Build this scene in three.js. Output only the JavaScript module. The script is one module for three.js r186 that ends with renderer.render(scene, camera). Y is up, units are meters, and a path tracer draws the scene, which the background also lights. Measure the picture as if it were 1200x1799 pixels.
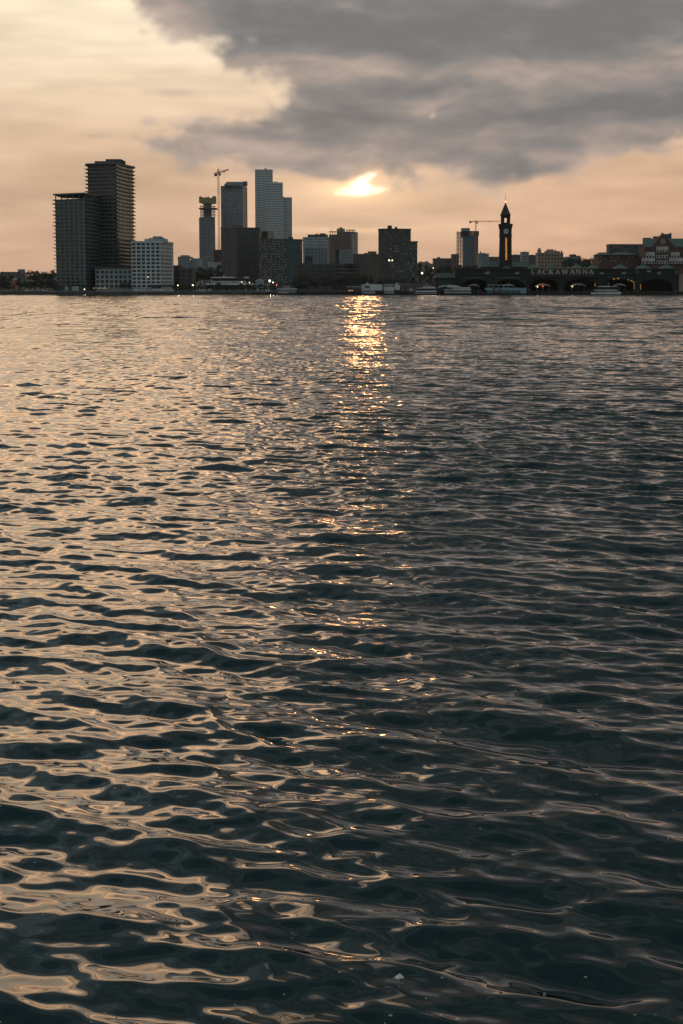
import * as THREE from 'three';
import { mergeGeometries } from 'three/addons/utils/BufferGeometryUtils.js';
import { FontLoader } from 'three/addons/loaders/FontLoader.js';
import { TextGeometry } from 'three/addons/geometries/TextGeometry.js';

// ---------------------------------------------------------------- camera, sky, sun, exposure
const scene = new THREE.Scene();
const LENS = 3000, MIDDLE = 899.5, SKYLINE = 509, EYE = 4;         // focal length, middle row and horizon row in photo pixels; eye height in metres
const PITCH = Math.atan((MIDDLE - SKYLINE) / LENS);
const camera = new THREE.PerspectiveCamera(2 * Math.atan(MIDDLE / LENS) * 180 / Math.PI, 1200 / 1799, 0.1, 20000);
camera.position.set(0, EYE, 0);
camera.rotation.x = -PITCH;
scene.add(camera);
const renderer = new THREE.WebGLRenderer({ antialias: true });
renderer.setSize(683, 1024);
renderer.toneMapping = THREE.LinearToneMapping;
renderer.toneMappingExposure = 1;
renderer.shadowMap.enabled = true;
scene.fog = new THREE.FogExp2(0xd8d6d2, 0.00002);                     // thin evening haze

const SUN_AZ = 0.6, SUN_EL = 3.45;                                   // degrees right of the view axis, degrees up
const sunDir = new THREE.Vector3(Math.sin(SUN_AZ * Math.PI / 180) * Math.cos(SUN_EL * Math.PI / 180), Math.sin(SUN_EL * Math.PI / 180), -Math.cos(SUN_AZ * Math.PI / 180) * Math.cos(SUN_EL * Math.PI / 180));
const sun = new THREE.DirectionalLight(new THREE.Color().setRGB(1, 0.42, 0.13), 0.0055);   // dusk: the disc sits behind thin cloud
sun.position.copy(sunDir).multiplyScalar(4000);
sun.castShadow = true; sun.shadow.radius = 2;
Object.assign(sun.shadow.camera, { left: -900, right: 900, top: 500, bottom: -500, near: 10, far: 9000 });
scene.add(sun, sun.target);

// seeded numbers and noise
let seedState = 12345;
function rnd() { seedState = (seedState * 1664525 + 1013904223) >>> 0; return seedState / 4294967296; }
function seed(n) { seedState = n >>> 0; for (let i = 0; i < 4; i++) rnd(); }
const rr = (a, b) => a + (b - a) * rnd();
const PERM = new Float32Array(65536);
for (let i = 0; i < 65536; i++) PERM[i] = rnd();
function vnoise(x, y) {
  const xi = Math.floor(x), yi = Math.floor(y), fx = x - xi, fy = y - yi;
  const u = fx * fx * fx * (fx * (fx * 6 - 15) + 10), v = fy * fy * fy * (fy * (fy * 6 - 15) + 10);
  const x0 = xi & 255, x1 = (xi + 1) & 255, y0 = (yi & 255) << 8, y1 = ((yi + 1) & 255) << 8;
  const a = PERM[x0 + y0], b = PERM[x1 + y0], c = PERM[x0 + y1], d = PERM[x1 + y1];
  return a + (b - a) * u + (c - a) * v + (a - b - c + d) * u * v;
}
function fbm(x, y, octaves, gain = 0.5) {
  let s = 0, a = 1, t = 0;
  for (let i = 0; i < octaves; i++) { s += a * vnoise(x, y); t += a; a *= gain; const nx = x * 1.62 - y * 1.18 + 17.3; y = x * 1.18 + y * 1.62 + 9.1; x = nx; }
  return s / t;                                                       // 0..1, mean 0.5
}
const sst = (a, b, x) => { const t = Math.min(1, Math.max(0, (x - a) / (b - a))); return t * t * (3 - 2 * t); };
const lin = (c) => c <= 0.04045 ? c / 12.92 : Math.pow((c + 0.055) / 1.055, 2.4);
const L3 = (r, g, b) => [lin(r / 255), lin(g / 255), lin(b / 255)];
const mix3 = (a, b, t) => [a[0] + (b[0] - a[0]) * t, a[1] + (b[1] - a[1]) * t, a[2] + (b[2] - a[2]) * t];

const WAVE_SLOPE = 1, RMS_SLOPE = 0.2, FAR_SLOPE = 0.1;             // steepness of the river's waves

// the evening sky: air and clouds in azimuth and elevation (degrees)
const CLOUD_EDGE = [[-2.5, 15.5], [-4.6, 12.6], [-6.6, 10.6], [-6.7, 9.3], [-6.3, 8.75], [-5.83, 8.32], [-4.64, 8.12], [-4.2, 7.63], [-3.9, 6.99], [-2.42, 6.61], [-2.02, 6.07], [-3.3, 5.7], [-5.0, 5.3], [-6.5, 4.75], [-5.4, 4.3], [-3.6, 4.1], [-1.88, 3.85], [-0.56, 3.64], [0.38, 3.82], [1.22, 3.8], [1.69, 3.5], [2.4, 3.3], [3.0, 3.51], [4.32, 3.28], [5.25, 3.2], [6.55, 3.46], [8.2, 3.95], [9.48, 4.15], [11.19, 4.45], [14, 4.3], [22, 5], [40, 6], [70, 8], [70, 40], [10, 40], [2, 26], [-1, 19]];
const CLOUD_TONES = [   // azimuth, elevation, half width, half height, brightness (log)
  [2.97, 8.5, 5.2, .85, -.26], [9.4, 8.5, 3.7, .9, -.24], [-3.16, 7.5, 1.1, .5, -.1], [.2, 5.75, 1.9, .5, -.12], [6.9, 5.45, 3.2, .5, -.27], [10.2, 5.8, 2.2, .55, -.2], [2.2, 3.75, .9, .4, -.1], [5.2, 3.75, 1.2, .4, -.12], [-1.3, 4.7, 1.8, .4, -.08], [-3.7, 8.6, 2.2, .6, -.15],
  [.37, 9.05, .6, .16, .3], [4.8, 7.0, 5.5, .34, .3], [1.1, 7.2, 1.7, .32, .22], [-3.2, 4.9, 1.3, .35, .15], [8.2, 4.3, 2.6, .35, .25], [2.99, 5.66, .1, .1, .6], [-3.05, 8.05, .16, .12, .5], [-.3, 6.6, 1.2, .3, .14], [3.7, 4.5, 2.2, .3, .16], [10.1, 7.2, 1.8, .35, .14], [2.4, 4.2, .5, .5, .1]];
function edgeDistance(x, y) {                                        // positive inside the cloud bank
  let best = 1e9, inside = false; const n = CLOUD_EDGE.length;
  for (let i = 0, j = n - 1; i < n; j = i++) {
    const [x0, y0] = CLOUD_EDGE[j], [x1, y1] = CLOUD_EDGE[i], ex = x1 - x0, ey = y1 - y0;
    const t = Math.max(0, Math.min(1, ((x - x0) * ex + (y - y0) * ey) / (ex * ex + ey * ey)));
    const dx = x - x0 - ex * t, dy = y - y0 - ey * t, d = dx * dx + dy * dy;
    if (d < best) best = d;
    if ((y0 > y) !== (y1 > y) && x < (x1 - x0) * (y - y0) / (y1 - y0) + x0) inside = !inside;
  }
  return Math.sqrt(best) * (inside ? 1 : -1);
}
const AIR = { west0: L3(211, 170, 141), west4: L3(226, 192, 161), west9: [1.04, .86, .63], west14: [2.45, 1.5, 0.84], west24: [.95, .8, .66], west50: [.3, .3, .3], zenith: [.2, .21, .22], east0: [.185, .205, .21], east30: [.46, .53, .555] };  // unseen eastern sky is brightened higher up to light the building fronts
function skyColor(az, el) {
  const facing = Math.pow(0.5 + 0.5 * Math.cos(az * Math.PI / 180), 1.6), front = Math.abs(az) < 90 && el < 60;
  let west = el < 4 ? mix3(AIR.west0, AIR.west4, el / 4) : el < 9 ? mix3(AIR.west4, AIR.west9, sst(4, 9.5, el)) : el < 14.5 ? mix3(AIR.west9, AIR.west14, sst(9, 14.5, el)) : el < 24 ? mix3(AIR.west14, AIR.west24, sst(14.5, 24, el)) : el < 50 ? mix3(AIR.west24, AIR.west50, sst(24, 50, el)) : mix3(AIR.west50, AIR.zenith, sst(50, 90, el));
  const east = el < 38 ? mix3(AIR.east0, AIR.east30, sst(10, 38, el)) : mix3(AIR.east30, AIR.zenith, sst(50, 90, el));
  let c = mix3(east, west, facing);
  // thin high streaks in the clear air
  const s1 = fbm(az * 0.16 + 4, el * 0.95 + az * 0.06, 5) - 0.5, s2 = fbm(az * 0.55 + 31, el * 3.2 - az * 0.12 + 7, 4) - 0.5;
  const streak = 1 + (0.46 * s1 + 0.24 * s2) * facing * (1 + 3.2 * sst(9.5, 14, el));
  c = [c[0] * streak, c[1] * streak * (1 + 0.05 * s1), c[2] * streak * (1 + 0.12 * s1)];
  const pink = sst(1, 9, az) * (1 - sst(30, 80, az)) * (1 - sst(3, 7, el));
  c = [c[0] * (1 + 0.0 * pink), c[1] * (1 - 0.06 * pink), c[2] * (1 - 0.1 * pink)];
  // the sun's glow through thin cloud
  const dx = az - SUN_AZ, dy = el - SUN_EL;
  const wide = Math.exp(-(dx * dx / 40 + (dy + 0.6) * (dy + 0.6) / 3.2)), tight = Math.exp(-(dx * dx / 2.6 + (dy + 0.1) * (dy + 0.1) / 0.22));
  c[0] += 0.07 * wide + 0.55 * tight; c[1] += 0.035 * wide + 0.36 * tight; c[2] += 0.005 * wide + 0.17 * tight;
  if (front) {
    const bar = Math.exp(-Math.pow((el - 1.95 - 0.02 * az + 0.12 * (fbm(az * .8, 3, 3) - .5)) / 0.09, 2)) * Math.exp(-Math.pow((az - 0.6) / 2.2, 2));
    c[0] += 0.2 * bar; c[1] += 0.15 * bar; c[2] += 0.08 * bar;
  }
  // cloud bank over the right half, broken deck elsewhere
  let cover = 0, tone = 0;
  const wx = az + 0.9 * (fbm(az * 0.45, el * 0.6 + 50, 4) - 0.5), wy = el + 0.5 * (fbm(az * 0.45 + 90, el * 0.6, 4) - 0.5);
  const lean = Math.abs(az) > 75 || el > 45;
  if (az > -30 && az < 75 && el < 45) {
    const rag = fbm(wx * 0.8 + 12, wy * 1.25, 7, 0.55) - 0.5, edge = edgeDistance(az, el);
    const soft = 0.34 + 0.3 * sst(8, 20, el) + 0.16 * sst(4.6, 3.4, el);
    cover = sst(-soft * 0.9, soft * 1.25, edge + rag * (1.7 + 1.2 * sst(9, 18, el)));
    tone += 0.42 * Math.exp(-Math.max(0, edge) / 0.7) * (1 - sst(9, 12, el));
    // small detached scraps left of the bank
    const scrap = Math.exp(-(Math.pow((az + 6.35) / .35, 2) + Math.pow((el - 5.45) / .22, 2))) * 1.0 + Math.exp(-(Math.pow((az + 4.3) / 1.1, 2) + Math.pow((el - 5.5) / .16, 2))) * .9 + .55 * Math.exp(-(Math.pow((az + 8.1) / .7, 2) + Math.pow((el - 4.95) / .1, 2))) + .6 * Math.exp(-(Math.pow((az + 5.6) / 1.1, 2) + Math.pow((el - 6.35) / .16, 2)));
    cover = Math.max(cover, sst(0.2, 0.9, scrap + 0.9 * rag) * 0.62);
    if (el < 12) for (const [a, e, sa, se, k] of CLOUD_TONES) { const p = (wx - a) / sa, q = (wy - e) / se, d = p * p + q * q; if (d < 9) tone += k * Math.exp(-d); }
  }
  const deckNoise = fbm(az * 0.06 + 3, el * 0.16 + 20, 6), deck = sst(19, 24, el + 12 * (deckNoise - 0.5)) * sst(0.02, 0.5, facing);
  cover = Math.max(cover, deck * 0.97);
  if (cover > 0.001) {
    const high = sst(9.6, 15, el), scale = 1 - 0.72 * high;
    const billow = fbm(wx * 0.34 * scale + 40, wy * 1.35 * scale + 11, lean ? 4 : 7, 0.56) - 0.5, fine = fbm(wx * 1.05 * scale + 5, wy * 2.5 * scale + 70, lean ? 2 : 5, 0.55) - 0.5;
    tone += (0.95 + 1.5 * high) * billow + (0.4 - 0.26 * high) * fine - 1.35 * high + 1.05 * high * (1 - facing) + 1.45 * sst(14, 20, el) * (1 - sst(32, 46, el)) * Math.exp(-Math.pow((az + 32) / 27, 2));
    const near = Math.exp(-(dx * dx / 30 + dy * dy / 6));
    const thick = Math.exp(tone), dim = mix3(L3(122, 126, 131), mix3(L3(136, 133, 132), L3(116, 131, 136), high), facing);
    let k = [dim[0] * thick, dim[1] * thick, dim[2] * thick];
    const warm = sst(-0.12, 0.4, tone) * facing * (1 - sst(9, 14, el)), cool = sst(-0.05, -0.5, tone);
    k = [k[0] * (1 + 0.24 * warm - .04 * cool) + .05 * near, k[1] * (1 + 0.03 * warm) + .03 * near, k[2] * (1 - 0.1 * warm + .05 * cool) + .015 * near];
    c = mix3(c, k, cover * (0.97 - 0.25 * sst(0.3, 0.9, 1 - cover)));
  }
  // the gap that the low sun burns through
  if (Math.abs(dx) < 3 && Math.abs(dy) < 1.5) {
    const q = fbm(az * 2.2 + 3, el * 7, 5, 0.6) - 0.5, q2 = fbm(az * 5 + 3, el * 14, 4, 0.6) - 0.5;
    const el1 = (x, y, a, b, t) => { const u = dx - x, v = dy - y - t * (dx - x); return Math.exp(-(u * u / (a * a) + v * v / (b * b))); };
    const body = el1(0.02 + .3 * q, -.22 + .15 * q, .95, .19, .05), neck = el1(-.02, 0, .42, .2, .1), horn = el1(.2, .2 + .1 * q, .42, .15, .3);
    const sum = Math.max(body, neck, horn), g = sst(.36, .74, sum + .34 * q2 + .2 * q), halo = sst(.03, .6, body * .8 + horn * .6 + neck * .4 + .2 * q);
    const core = g * sst(.25, .9, el1(.1, -.1, .3, .3, .12) + .2 * q2);
    c[0] += 0.26 * halo + .55 * g + 3.4 * core; c[1] += 0.15 * halo + .45 * g + 1.05 * core; c[2] += 0.05 * halo + .42 * g + .5 * core;
  }
  return c;
}
function makeSky() {
  const W = 4096, H = 3072, data = new Float32Array(W * H * 4);
  const base = AIR.east0;
  for (let j = 0; j < H; j++) {
    const el = (j + 0.5) / H * 180 - 90;
    for (let i = 0; i < W; i++) {
      const o = (j * W + i) * 4;
      let c = base;
      if (el > -0.3) {
        let az = ((i + 0.5) / W * 360 - 180) + 90;                    // 0 looks along -z, positive to the right
        if (az > 180) az -= 360;
        c = skyColor(az, Math.max(0, el));
        if (Math.abs(az) > 170) { const t = (Math.abs(az) - 170) / 10, m = skyColor(az > 0 ? az - 360 : az + 360, Math.max(0, el)); c = mix3(c, m, t * 0.5); }
      }
      data[o] = Math.max(0, c[0]); data[o + 1] = Math.max(0, c[1]); data[o + 2] = Math.max(0, c[2]); data[o + 3] = 1;
    }
  }
  const tex = new THREE.DataTexture(data, W, H, THREE.RGBAFormat, THREE.FloatType);
  tex.mapping = THREE.EquirectangularReflectionMapping; tex.magFilter = tex.minFilter = THREE.LinearFilter; tex.needsUpdate = true;
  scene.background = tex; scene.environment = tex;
}
makeSky();

// ---------------------------------------------------------------- shared helpers
const taken = {};
function numbered(name) { const n = taken[name] = (taken[name] ?? -1) + 1; return n ? `${name}_${String(n).padStart(3, '0')}` : name; }
function shadows(m) { m.castShadow = m.receiveShadow = true; return m; }
function thing(name, label, category, pos = [0, 0, 0], group) {
  const o = new THREE.Group(); o.name = numbered(name); o.position.set(...pos); o.userData = { label, category };
  if (group) o.userData.group = group;
  scene.add(o); return o;
}
function part(parent, name, geo, mat, label) {
  const m = shadows(new THREE.Mesh(geo, mat)); m.name = name; if (label) m.userData.label = label;
  parent.add(m); return m;
}
function structure(name, geo, mat, kind = 'structure') { const m = shadows(new THREE.Mesh(geo, mat)); m.name = name; m.userData.kind = kind; scene.add(m); return m; }

// ---------------------------------------------------------------- the river
function makeRiver() {
  seed(77);
  const waves = [];
  const NW = 180;
  for (let i = 0; i < NW; i++) {
    const t = (i + rnd()) / NW, len = 0.12 * Math.pow(7.5 / 0.12, t);              // wavelengths 0.12 to 7.5 m
    const spread = len < 0.5 ? 1.5 : len < 1.5 ? 1.05 : 0.7;
    const dir = Math.PI / 2 + 0.35 + spread * (rnd() + rnd() - 1) * 1.1;             // most run towards the near bank
    const k = 2 * Math.PI / len;
    const lg = Math.log(len / 0.5), shape = Math.exp(-lg * lg / (len < 0.5 ? 1.1 : 2.1));
    const slope = WAVE_SLOPE * shape * rr(0.6, 1.3);
    waves.push({ len, kx: k * Math.cos(dir), kz: k * Math.sin(dir), k, a: slope / k, ph: rnd() * 6.2832, short: sst(1.4, 0.4, len) });
  }
  let sum = 0; for (const w of waves) sum += 0.5 * (w.a * w.k) ** 2;
  const norm = RMS_SLOPE / Math.sqrt(sum); for (const w of waves) w.a *= norm;

  for (let i = 0; i < 46; i++) {                                                     // longer chop that shows from far off
    const len = 4 * Math.pow(15 / 4, (i + rnd()) / 46), dir = Math.PI / 2 + 0.3 + 1.3 * (rnd() + rnd() - 1), k = 2 * Math.PI / len;
    waves.push({ len, kx: k * Math.cos(dir), kz: k * Math.sin(dir), k, a: FAR_SLOPE * Math.sqrt(2 / 46) * rr(.7, 1.3) / k, ph: rnd() * 6.2832, short: 0.5, far: true });
  }
  // rows of points that open up with distance, so that near wavelets and far swell are both modelled
  const rows = [], NC = 720, END = 1346;
  for (let d = 5.2; d < END;) { rows.push(d); d += Math.min(0.0035 * d, Math.max(0.008, 0.62 * d * d / 6832)); }
  rows.push(END);
  const NR = rows.length, pos = new Float32Array(NR * NC * 3), nor = new Float32Array(NR * NC * 3), uv = new Float32Array(NR * NC * 2);
  const active = new Float64Array(waves.length), [H, HX, HZ, PX, PZ, GS, GL, WU, WV] = Array.from({ length: 9 }, () => new Float64Array(NC));
  for (let r = 0; r < NR; r++) {
    const d = rows[r], ds = Math.min(0.0035 * d, Math.max(0.008, 0.62 * d * d / 6832)), half = 0.235 * d + 3, dx = 2 * half / (NC - 1);
    for (let m = 0; m < waves.length; m++) { const w = waves[m], along = w.k / Math.max(Math.abs(w.kz), 1e-6) * w.len / ds, across = w.k / Math.max(Math.abs(w.kx), 1e-6) * w.len / dx; active[m] = sst(2.2, 4.5, along) * sst(2.2, 4.5, across) * (w.far ? sst(40, 300, d) : 1); }
    const calm = 1 - sst(1290, END, d) * 0.5;
    const z = -d;
    for (let c = 0; c < NC; c++) {
      const x = -half + c * dx;
      H[c] = HX[c] = HZ[c] = PX[c] = PZ[c] = 0;
      if (c % 6 === 0 || c === NC - 1) { GS[c] = 0.35 + 1.3 * fbm(x * 0.11 + 7, z * 0.075 + 3, 3); GL[c] = 0.8 + 0.4 * fbm(x * 0.012 + 70, z * 0.009 + 3, 2); WU[c] = 6 * (fbm(x * 0.02 + 5, z * 0.02, 2) - 0.5); WV[c] = 6 * (fbm(x * 0.02 + 55, z * 0.02 + 9, 2) - 0.5); }
    }
    for (let c = 0; c < NC; c++) if (c % 6 !== 0 && c !== NC - 1) { const p = c - c % 6, n = Math.min(p + 6, NC - 1), t = (c - p) / (n - p); for (const A of [GS, GL, WU, WV]) A[c] = A[p] + (A[n] - A[p]) * t; }
    for (let m = 0; m < waves.length; m++) {
      const f = active[m]; if (f < 0.004) continue;
      const w = waves[m], A = w.a * f * calm, p0 = -w.kx * half + w.kz * z + w.ph, ux = w.kx / w.k, uz = w.kz / w.k, cr = Math.cos(w.kx * dx), sr = Math.sin(w.kx * dx);
      let s = Math.sin(p0), co = Math.cos(p0);
      for (let c = 0; c < NC; c++) {
        const a = A * (GL[c] + (GS[c] - GL[c]) * w.short), ac = a * co;
        H[c] += a * s; HX[c] += ac * w.kx; HZ[c] += ac * w.kz; PX[c] += ac * ux; PZ[c] += ac * uz;   // crests gather, troughs open
        const t = co * cr - s * sr; s = s * cr + co * sr; co = t;
      }
    }
    for (let c = 0; c < NC; c++) {
      const o = r * NC + c, x = -half + c * dx;
      pos[o * 3] = x + PX[c] * 0.8; pos[o * 3 + 1] = H[c]; pos[o * 3 + 2] = z + PZ[c] * 0.8;
      const l = 1 / Math.hypot(HX[c], 1, HZ[c]); nor[o * 3] = -HX[c] * l; nor[o * 3 + 1] = l; nor[o * 3 + 2] = -HZ[c] * l;
      uv[o * 2] = (x + WU[c]) / 46; uv[o * 2 + 1] = (-z + WV[c]) / 46;
    }
  }
  const index = new Uint32Array((NR - 1) * (NC - 1) * 6); let q = 0;
  const bands = [30, 45, 60, 80, 105, 140, 190, 260, END + 1], geo = new THREE.BufferGeometry();
  let band = 0, start = 0;
  for (let r = 0; r < NR - 1; r++) {
    if (rows[r] > bands[band]) { geo.addGroup(start, q - start, band); start = q; while (rows[r] > bands[band]) band++; }
    for (let c = 0; c < NC - 1; c++) { const a = r * NC + c, b = a + NC; index[q++] = a; index[q++] = a + 1; index[q++] = b; index[q++] = a + 1; index[q++] = b + 1; index[q++] = b; }
  }
  geo.addGroup(start, q - start, band);
  geo.setAttribute('position', new THREE.BufferAttribute(pos, 3)); geo.setAttribute('normal', new THREE.BufferAttribute(nor, 3)); geo.setAttribute('uv', new THREE.BufferAttribute(uv, 2));
  geo.setIndex(new THREE.BufferAttribute(index, 1));

  // wavelets too small for the far rows, as relief
  const N = 1024, TILE = 46, nd = new Uint8Array(N * N * 4), sx = new Float32Array(N * N), sz = new Float32Array(N * N);
  seed(901);
  const tiles = [];
  for (let i = 0; i < 110; i++) {
    const len = 0.3 * Math.pow(3.2 / 0.3, (i + rnd()) / 110), dir = Math.PI / 2 + 0.35 + 1.15 * (rnd() + rnd() - 1);
    const nx = Math.round(TILE / len * Math.cos(dir)), nz = Math.round(TILE / len * Math.sin(dir));
    const lg = Math.log(len / 0.85);
    tiles.push([nx, nz, Math.exp(-lg * lg / (2 * 0.85 * 0.85)) * rr(0.6, 1.3), rnd() * N | 0]);
  }
  let ss = 0; for (const t of tiles) ss += 0.5 * t[2] * t[2];
  const sn = 0.8 * FAR_SLOPE / Math.sqrt(ss), table = new Float32Array(N); for (let i = 0; i < N; i++) table[i] = Math.cos(i / N * 2 * Math.PI);
  for (const [nx, nz, a, ph] of tiles) {
    const l = Math.hypot(nx, nz), ax = a * sn * nx / l, az = a * sn * nz / l;
    for (let j = 0; j < N; j++) { let p = (nz * j + ph) & (N - 1); const row = j * N; for (let i = 0; i < N; i++) { const co = table[p]; sx[row + i] += ax * co; sz[row + i] += az * co; p = (p + nx) & (N - 1); } }
  }
  for (let i = 0; i < N * N; i++) { const l = 1 / Math.hypot(sx[i], sz[i], 1); nd[i * 4] = 127.5 + 127.5 * -sx[i] * l; nd[i * 4 + 1] = 127.5 + 127.5 * -sz[i] * l; nd[i * 4 + 2] = 127.5 + 127.5 * l; nd[i * 4 + 3] = 255; }
  const relief = new THREE.DataTexture(nd, N, N); relief.wrapS = relief.wrapT = THREE.RepeatWrapping; relief.magFilter = THREE.LinearFilter; relief.minFilter = THREE.LinearFilter; relief.needsUpdate = true;
  const mats = bands.map((_, i) => {
    const m = new THREE.MeshPhysicalMaterial({ color: new THREE.Color().setRGB(0.008, 0.027, 0.0295), roughness: 0.03, metalness: 0, ior: 1.4 });
    if (i) { m.normalMap = relief; const s = i / (bands.length - 1); m.normalScale.set(s, s); }
    return m;
  });
  const river = shadows(new THREE.Mesh(geo, mats)); river.name = 'river_water'; river.userData = { kind: 'structure', label: 'dark rippled river reflecting the sunset' };
  scene.add(river);
  return { pos, nor, rows, NC };
}
const river = makeRiver();


// ---------------------------------------------------------------- the far bank: measures and materials
const GROUND = 2.6, SHORE = 1340;
const COSP = Math.cos(PITCH), SINP = Math.sin(PITCH);
// metres right of the view axis, and height, of a sight line (photo column, photo row) where it has gone D metres inland
const X = (px, D, py = 495) => (px - 600) / LENS * D / (COSP + SINP * (MIDDLE - py) / LENS);
const Y = (py, D) => { const dy = (MIDDLE - py) / LENS; return EYE + (dy * COSP - SINP) * D / (COSP + SINP * dy); };

function grainTexture(n, contrast, sx, sy, s) {
  seed(s); const N = 128, d = new Uint8Array(N * N * 4);
  for (let j = 0; j < N; j++) for (let i = 0; i < N; i++) {
    const a = (u, v) => fbm(u * sx + s, v * sy + s * 2, 4, 0.6), u = i / N, v = j / N;
    const f = a(u, v) * (1 - u) + a(u - 1, v) * u, g = a(u, v - 1) * (1 - u) + a(u - 1, v - 1) * u;
    const t = 255 * Math.min(1, Math.max(0, 1 - contrast * (0.08 + 1.2 * Math.abs((f * (1 - v) + g * v) - 0.5)) - 0.12 * contrast * rnd()));
    const o = (j * N + i) * 4; d[o] = d[o + 1] = d[o + 2] = t; d[o + 3] = 255;
  }
  const t = new THREE.DataTexture(d, N, N); t.wrapS = t.wrapT = THREE.RepeatWrapping; t.magFilter = t.minFilter = THREE.LinearFilter; t.colorSpace = THREE.SRGBColorSpace; t.needsUpdate = true; return t;
}
const STAIN = grainTexture(0, 0.55, 5, 2, 3), MOTTLE = grainTexture(0, 0.4, 6, 6, 11);
const mat = (r, g, b, rough = 0.85, opt = {}) => new THREE.MeshStandardMaterial({ color: new THREE.Color().setRGB(r, g, b), roughness: rough, map: opt.plain ? null : opt.map ?? MOTTLE, metalness: opt.metal ?? 0 });
const glass = (r, g, b, rough = 0.12) => new THREE.MeshPhysicalMaterial({ color: new THREE.Color().setRGB(r, g, b), roughness: rough, metalness: 0, ior: 1.5 });
const glow = (r, g, b, k) => new THREE.MeshStandardMaterial({ color: new THREE.Color().setRGB(0.3, 0.28, 0.25), emissive: new THREE.Color().setRGB(r, g, b), emissiveIntensity: k, roughness: 0.6 });
const M = {
  concrete: mat(.4, .44, .45, .9, { map: STAIN }), paleConcrete: mat(.6, .66, .67, .9, { map: STAIN }), grey: mat(.25, .3, .32, .9, { map: STAIN }), darkGrey: mat(.07, .078, .08), white: mat(.66, .67, .66, .6), offWhite: mat(.5, .51, .49, .7),
  brick: mat(.12, .065, .052, .9, { map: STAIN }), brown: mat(.145, .135, .12, .9, { map: STAIN }), brownDark: mat(.09, .098, .095, .9, { map: STAIN }), tan: mat(.34, .27, .2, .9, { map: STAIN }), beige: mat(.56, .47, .37, .8), pinkBrick: mat(.2, .145, .125, .9, { map: STAIN }),
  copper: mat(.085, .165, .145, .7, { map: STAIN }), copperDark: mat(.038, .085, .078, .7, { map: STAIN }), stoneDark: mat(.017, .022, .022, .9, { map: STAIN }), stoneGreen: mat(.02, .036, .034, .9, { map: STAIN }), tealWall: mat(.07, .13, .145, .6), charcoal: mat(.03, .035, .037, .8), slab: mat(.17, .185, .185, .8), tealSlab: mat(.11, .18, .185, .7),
  glassDark: glass(.01, .017, .019), glassTeal: glass(.02, .05, .055), glassBlue: glass(.05, .085, .12), glassGrey: glass(.05, .062, .068), blind: mat(.42, .43, .42, .5, { plain: true }), paleGlass: glass(.16, .18, .185, .2),
  steel: mat(.14, .15, .155, .5, { plain: true }), crane: mat(.42, .16, .1, .6, { plain: true }), netting: mat(.3, .27, .1, .95), wood: mat(.035, .03, .026), woodPale: mat(.13, .115, .095), hull: mat(.02, .026, .03, .4), hullBlue: mat(.03, .05, .07, .4), boatBlue: mat(.11, .3, .38, .5), boatWhite: mat(.6, .63, .63, .4), canopy: mat(.62, .64, .65, .5), slate: mat(.08, .085, .088), red: mat(.4, .1, .05, .6), orangeWall: mat(.5, .2, .12, .8), bark: mat(.045, .035, .026), tarmac: mat(.05, .05, .05), stoneWall: mat(.085, .092, .09, .9, { map: STAIN }), coping: mat(.17, .18, .175, .9, { map: STAIN }),
  lampWarm: glow(1, .72, .36, 1.7), lampWhite: glow(1, .86, .62, 2.4), lampRed: glow(1, .08, .06, 1.4), lampAmber: glow(1, .5, .12, .6), stripWarm: glow(1, .62, .28, .32), letterGlow: glow(1, .4, .03, 1.1), beacon: glow(1, .32, .16, 2.6), lampBlue: glow(.3, .75, 1, .7), tailRed: glow(1, .16, .05, .9),
};
const LEAVES = [[.026, .04, .022], [.034, .047, .026], [.02, .032, .02], [.04, .046, .024]].map(([r, g, b]) => new THREE.MeshPhysicalMaterial({ color: new THREE.Color().setRGB(r, g, b), roughness: 0.9, transmission: 0.3, thickness: 0, side: THREE.DoubleSide }));

const box = (w, h, d, x = 0, y = 0, z = 0, ry = 0) => { const g = new THREE.BoxGeometry(w, h, d); if (ry) g.rotateY(ry); g.translate(x, y, z); return g; };
function metres(g) {                                                  // texture coordinates in metres
  const p = g.attributes.position, uv = new Float32Array(p.count * 2);
  for (let i = 0; i < p.count; i++) { uv[i * 2] = (p.getX(i) + p.getZ(i) * 0.7) * 0.045; uv[i * 2 + 1] = (p.getY(i) + p.getZ(i) * 0.2) * 0.045; }
  g.setAttribute('uv', new THREE.BufferAttribute(uv, 2)); return g;
}
function join(list) { return metres(mergeGeometries(list.map((g) => { const n = g.index ? g.toNonIndexed() : g; for (const k of Object.keys(n.attributes)) if (!['position', 'normal', 'uv'].includes(k)) n.deleteAttribute(k); return n; }))); }
function bar(a, b, t, t2 = t) {                                       // a square bar between two points
  const A = new THREE.Vector3(...a), B = new THREE.Vector3(...b), d = B.clone().sub(A), L = d.length(), g = new THREE.BoxGeometry(t, L, t2);
  g.applyQuaternion(new THREE.Quaternion().setFromUnitVectors(new THREE.Vector3(0, 1, 0), d.normalize()));
  g.translate((A.x + B.x) / 2, (A.y + B.y) / 2, (A.z + B.z) / 2); return g;
}
function prism(points, y0, y1) {                                      // plan outline [[x, z], ...] raised from y0 to y1
  const s = new THREE.Shape(points.map(([x, z]) => new THREE.Vector2(x, -z))), g = new THREE.ExtrudeGeometry(s, { depth: y1 - y0, bevelEnabled: false });
  g.rotateX(-Math.PI / 2); g.translate(0, y0, 0); return metres(g);
}
function outset(points, by) {                                         // a plan outline grown by some metres
  const cx = points.reduce((s, p) => s + p[0], 0) / points.length, cz = points.reduce((s, p) => s + p[1], 0) / points.length;
  return points.map(([x, z]) => { const l = Math.hypot(x - cx, z - cz); return [x + (x - cx) / l * by, z + (z - cz) / l * by]; });
}
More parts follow.
